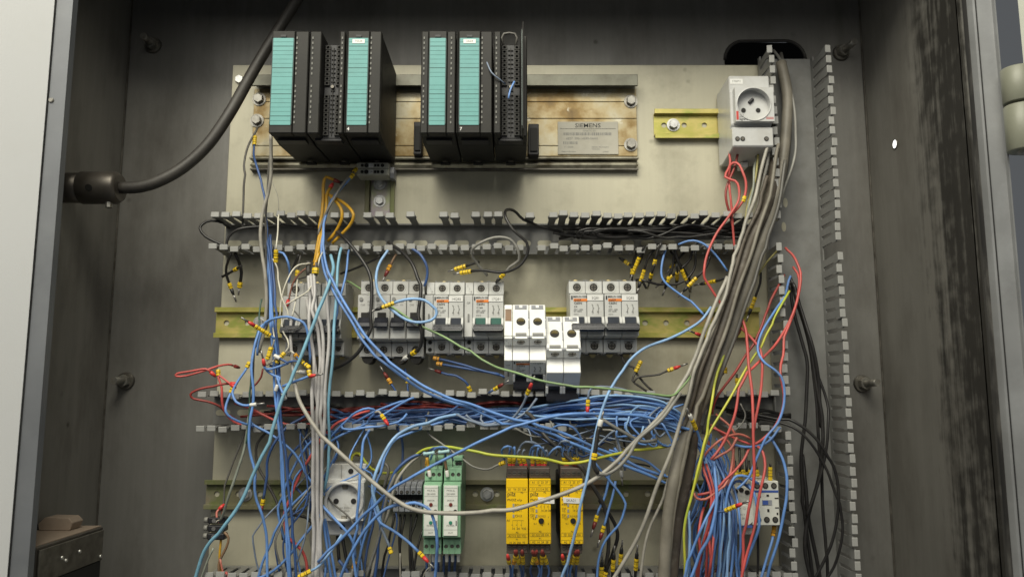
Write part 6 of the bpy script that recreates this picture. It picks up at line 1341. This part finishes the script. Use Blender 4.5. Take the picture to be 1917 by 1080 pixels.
# reds on the right
RR = [('red wire zigzagging from the upper socket past the upper duct', [(1365,282),(1367,307),(1357,331),(1376,339),(1384,352),(1384,376),(1370,398),(1341,437),(1324,477),(1318,505),(1325,529),(1342,557),(1358,580)], (.045,.06,.065,.075,.07), 'red', 1.8, ''),
 ('dark red wire dropping left under the upper socket', [(1382,282),(1376,315),(1361,350),(1359,372),(1365,400),(1372,425)], (.045,.055,.05), 'red_dark', 1.8, ''),
 ('red wire looping over to the right under the upper socket', [(1362,335),(1367,309),(1380,305),(1390,317),(1397,341),(1394,368),(1382,388),(1366,404)], (.05,.06,.06), 'red', 1.8, ''),
 ('red wire falling straight from the upper socket into the duct', [(1368,300),(1364,330),(1366,360),(1372,402),(1374,440),(1375,470)], (.045,.055,.05), 'red', 1.7, ''),
 ('dark red wire slanting from the vertical duct to the middle duct', [(1468,515),(1465,522),(1444,563),(1429,599),(1415,635),(1398,662),(1378,695),(1352,728),(1340,748),(1333,775)], (.04,.07,.08,.07), 'red_dark', 1.8, ''),
 ('red wire arcing out of the vertical duct and slanting far left', [(1470,464),(1486,478),(1494,495),(1498,524),(1485,585),(1456,640),(1429,671),(1400,700),(1382,735),(1374,780),(1356,825),(1331,860)], (.03,.045,.06,.085,.10,.10), 'red', 1.8, ''),
 ('red wire falling right of its neighbour and hooking back above the contactor', [(1485,500),(1496,522),(1489,575),(1475,621),(1463,671),(1460,700),(1468,740),(1464,770),(1448,800),(1425,822),(1410,832)], (.035,.06,.08,.09,.085), 'red', 1.8, ''),
 ('red wire falling straight past the contactor to the bottom', [(1386,590),(1398,628),(1403,681),(1406,720),(1409,780),(1411,850),(1410,900),(1402,960),(1393,1020),(1388,1095)], (.07,.09,.105,.105,.09), 'red', 1.9, ''),
 ('red wire bending from the conduits down beside the straight one', [(1384,612),(1407,635),(1424,657),(1427,681),(1425,720),(1420,760),(1412,805)], (.07,.085,.095), 'red', 1.8, ''),
 ('dark red brown wire peeking out behind the conduits', [(1388,600),(1385,620),(1372,638),(1362,642)], (.05,.05), 'red_brown', 1.8, ''),
 ('red wire beside the contactor running to the bottom', [(1418,835),(1427,848),(1432,870),(1430,895),(1420,940),(1412,990),(1397,1040),(1384,1095)], (.085,.10,.095), 'red', 1.8, ''),
 ('salmon wire arching above the contactor', [(1406,822),(1382,813),(1354,819),(1332,835),(1319,850),(1312,868)], (.08,.09,.08), 'salmon', 1.7, ''),
 ('red wire crossing down left from the contactor top', [(1402,840),(1391,862),(1375,882),(1351,907),(1330,921),(1306,926)], (.08,.09,.085), 'red', 1.7, ''),
 ('salmon wire hooked round the conduit by the lower rail', [(1376,820),(1371,862),(1363,893),(1343,917),(1322,933),(1306,932),(1299,922)], (.08,.09,.085), 'salmon', 1.7, ''),
 ('salmon wire crossing above the blue mass, upper', [(1340,775),(1352,785),(1366,797),(1378,815)], (.07,.08), 'salmon', 1.6, ''),
 ('salmon wire crossing above the blue mass, lower', [(1330,795),(1345,808),(1362,826),(1372,845),(1372,880),(1362,910)], (.07,.08), 'salmon', 1.6, ''),
 ('red wire short crossing right of the conduits above the mass', [(1332,800),(1350,808),(1380,822),(1405,832)], (.075,.08), 'red', 1.6, ''),
 ('salmon wire hook at the left of the contactor wires', [(1380,818),(1368,840),(1352,850),(1335,860)], (.09,.09), 'salmon', 1.7, '')]
for l, p, dd, mm, r, e in RR: Wr(l, p, dd, mm, r, z=e, marks=((1393,370),) if 'looping over' in l else ())
for i, p in enumerate(([(1316,872),(1326,900),(1332,930),(1328,980),(1322,1030),(1320,1095)], [(1322,868),(1330,892),(1336,930),(1326,990),(1312,1040),(1304,1095)], [(1332,960),(1326,1000),(1330,1050),(1328,1095)], [(1318,950),(1310,990),(1306,1040),(1304,1095)], [(1336,980),(1335,1020),(1330,1060),(1324,1095)])):
    Wr('red wire inside the falling blue bundle, '+['curving from its top left','crossing left low','short straight one in its middle','lowest left','short one right of the middle'][i], p, (.075,.09,.09,.07), 'red', 1.8, group='red wires in the falling bundle')
BR = [('blue wire from the vertical duct wandering down to the contactor', [(1480,517),(1468,553),(1446,589),(1424,628),(1418,657),(1432,681),(1456,697),(1468,715),(1469,750),(1456,789),(1434,818),(1420,850),(1398,895),(1380,915)], (.04,.075,.09,.095,.09,.085), 'blue', 1.7),
 ('blue wire bowing right of the contactor to the bottom', [(1440,818),(1447,828),(1464,857),(1473,890),(1473,925),(1468,958),(1457,1013),(1440,1064),(1434,1095)], (.07,.085,.085,.07), 'blue', 1.9),
 ('blue wire from a brown marker under the contactor', [(1447,1003),(1443,1020),(1434,1049),(1420,1095)], (.065,.07), 'blue', 1.8),
 ('blue wire passing before the contactor to the bottom', [(1400,905),(1412,920),(1417,945),(1420,982),(1406,1029),(1390,1070),(1386,1095)], (.08,.09,.08), 'blue', 1.9),
 ('blue wire standing out of the falling bundle, long bow left', [(1336,845),(1338,880),(1341,941),(1330,1003),(1310,1039),(1288,1095)], (.08,.105,.105,.09), 'blue', 2.0),
 ('blue wire slanting left low in the falling bundle', [(1350,915),(1332,950),(1314,986),(1296,1033),(1278,1095)], (.09,.10,.09), 'blue', 1.8),
 ('blue wire leftmost in the falling bundle', [(1290,955),(1292,985),(1290,1030),(1284,1095)], (.08,.085), 'blue_pale', 1.8),
 ('blue wire crossing above the contactor to the right', [(1460,800),(1445,820),(1425,832),(1395,836),(1372,832)], (.075,.085), 'blue', 1.7),
 ('blue wire tangle turning down left of the contactor', [(1420,905),(1400,892),(1380,890),(1370,900),(1362,925),(1358,960)], (.085,.09), 'blue', 1.8),
 ('dark blue wire tangle beside the round white device', [(1405,915),(1385,900),(1372,905),(1364,920)], (.08,.085), 'blue_dark', 1.8)]
for l, p, dd, mm, r in BR: Wr(l, p, dd, mm, r, a='oo' if 'brown marker' in l else '')
Wr('blue wire with yellow marker and white ferrule before the conduits', [(1318,862),(1314,835),(1308,815),(1303,803)], (.09,.105), 'blue', 1.7, z='yywp')
Wr('short wire with yellow marker and red ferrule before the round device', [(1340,958),(1352,957),(1358,955)], (.10,.105), 'blue_dark', 1.6, z='yyrp')
for x in (1384, 1396): Wr('black wire upright above the contactor, %s of two' % ('left' if x < 1390 else 'right'), [(x,838),(x+1,862),(x+2,884)], (.04,.05), 'black', 1.8, z='y')
Wr('white ferruled wire with yellow marker on the contactor right terminal', [(1442,868),(1442,874)], (.07,.07), 'black', 1.5, z='yyw')
Wr('black wire below the contactor', [(1418,990),(1418,1030),(1419,1095)], (.05,.05), 'black', 1.7)
for k in range(4): Wr('yellow marked wire end behind the contactor top, '+ORD[k], [(1376+k*13,862),(1377+k*13,872),(1378+k*13,880)], (.055,.06), 'black', 1.4, z='y', group='yellow ends behind the contactor')
# black wires in the vertical duct
VB = [([(1480,520),(1490,560),(1506,610),(1520,670),(1527,740),(1532,820),(1538,900),(1545,1000),(1550,1095)], .03, 2.3), ([(1484,530),(1498,575),(1515,640),(1530,720),(1540,800),(1535,880),(1515,960),(1508,1030),(1520,1095)], .035, 2.6), ([(1478,530),(1486,580),(1500,640),(1512,690),(1508,780),(1500,865),(1505,950),(1524,1095)], .025, 2.5),
      ([(1528,690),(1548,754),(1550,800),(1545,845),(1528,920),(1510,965)], .045, 2.0), ([(1502,850),(1510,939),(1522,1010),(1538,1095)], .02, 2.7), ([(1490,545),(1505,600),(1524,660),(1534,730),(1538,800)], .04, 2.4)]
VL = ['black wire in the vertical duct, long straight one', 'black wire in the vertical duct weaving left', 'thick black wire in the vertical duct hugging the left wall', 'black wire in the vertical duct crossing left low', 'thickest black wire low in the vertical duct', 'black wire in the vertical duct ending halfway']
for (p, dd, r), l in zip(VB, VL): Wr(l, p, (dd, dd+.01, dd), 'black', r)
for i, p in enumerate(([(1400,772),(1454,784),(1498,795),(1535,828),(1561,873),(1569,939),(1558,1013),(1520,1095)], [(1410,780),(1460,792),(1494,806),(1524,838),(1554,890),(1576,975),(1566,1050),(1540,1095)])):
    Wr(['black wire arc bulging right from the middle duct, outer', 'black wire arc bulging right from the middle duct, lowest', 'black wire arc bulging right from the middle duct, thin upper'][i], p, (.035,.055,.055,.04), 'black', [2.0,1.8][i])
for k in range(7):
    Wr('black wire lying in the right end of the middle duct', [(1340+10*k,762+4*k),(1380+6*k,766+4*k),(1430,772+random.uniform(-8,14)),(1480,782+random.uniform(-8,14))], (.02,.03,.025), 'black', 2.0, group='black wires at the right end of the middle duct')
Wr('thin grey wire wisp above the contactor', [(1372,808),(1385,798),(1394,785),(1395,772),(1386,755)], (.06,.065), 'grey_mid', 1.0)
# blue wires of the swung-open module
Wr('blue wire bridging the second trio to the open module', [(911,116),(920,136),(934,148),(946,158)], (.128,.135,.125), 'blue_grey', 1.0)
Wr('short blue wire standing in the open module terminals', [(963,153),(955,170),(952,185)], (.125,.128), 'blue', 1.3)
Wr('thin whitish thread hanging below the first module', [(508,335),(516,355),(521,372),(522,398)], (.03,.04), 'grey', .5)

# ---------------------------------------------------------------- thin strands that thicken the tangles
for k in range(12):
    x0 = random.uniform(500, 700); x1 = x0 + random.uniform(-90, 90)
    p = [(x0, random.uniform(785, 805)), (x0+random.uniform(-40,40), random.uniform(830,870)), ((x0+x1)/2+random.uniform(-50,50), random.uniform(890,940)), (x1+random.uniform(-30,30), random.uniform(970,1020)), (x1, 1100)]
    Wr('thin strand in the tangle between the middle duct and the lower left', p, (.045,.03+.04*random.random(),.03+.05*random.random(),.05), random.choice(('blue_dark','blue','blue_grey','grey_dark','grey_mid')), 1.2, group='thin strands at lower left')
for k in range(12):
    x0 = random.uniform(1318, 1362)
    p = [(x0, random.uniform(810,840)), (x0+random.uniform(-25,20), random.uniform(860,890)), (x0+random.uniform(-30,15), random.uniform(920,950)), (x0+random.uniform(-40,10), random.uniform(985,1020)), (x0+random.uniform(-50,0), 1100)]
    Wr('thin strand in the falling tangle right of the conduits', p, (.06,.05+.02*random.random(),.045+.03*random.random(),.05), random.choice(('blue_dark','blue','blue_dark','red_dark','blue_grey')), 1.3, group='thin strands right of the conduits')
for k in range(9):
    x0 = random.uniform(930, 1130)
    p = [(x0, random.uniform(775,800)), (x0+random.uniform(15,50), random.uniform(800,830)), (x0+random.uniform(60,110), random.uniform(810,860)), (x0+random.uniform(130,200), random.uniform(800,880))]
    Wr('thin strand drooping from the middle duct above the relays', p, (.05,.06+.03*random.random(),.07,.06), random.choice(('blue_grey','blue','blue_dark','grey_mid','black_dusty')), 1.2, group='thin strands above the relays')
for k in range(14):
    x0 = random.uniform(440, 760)
    p = [(x0, random.uniform(752,790)), (x0+60, random.uniform(752,790)), (x0+140, random.uniform(750,788)), (x0+230, random.uniform(752,790)), (x0+310, random.uniform(752,790))]
    Wr('dark wire lying deep in the middle duct behind the blue ones', p, (.008+.012*random.random(), .01+.015*random.random()), random.choice(('black','red_dark','black','blue_dark','red_dark')), 1.8, group='dark wires deep in the middle duct')
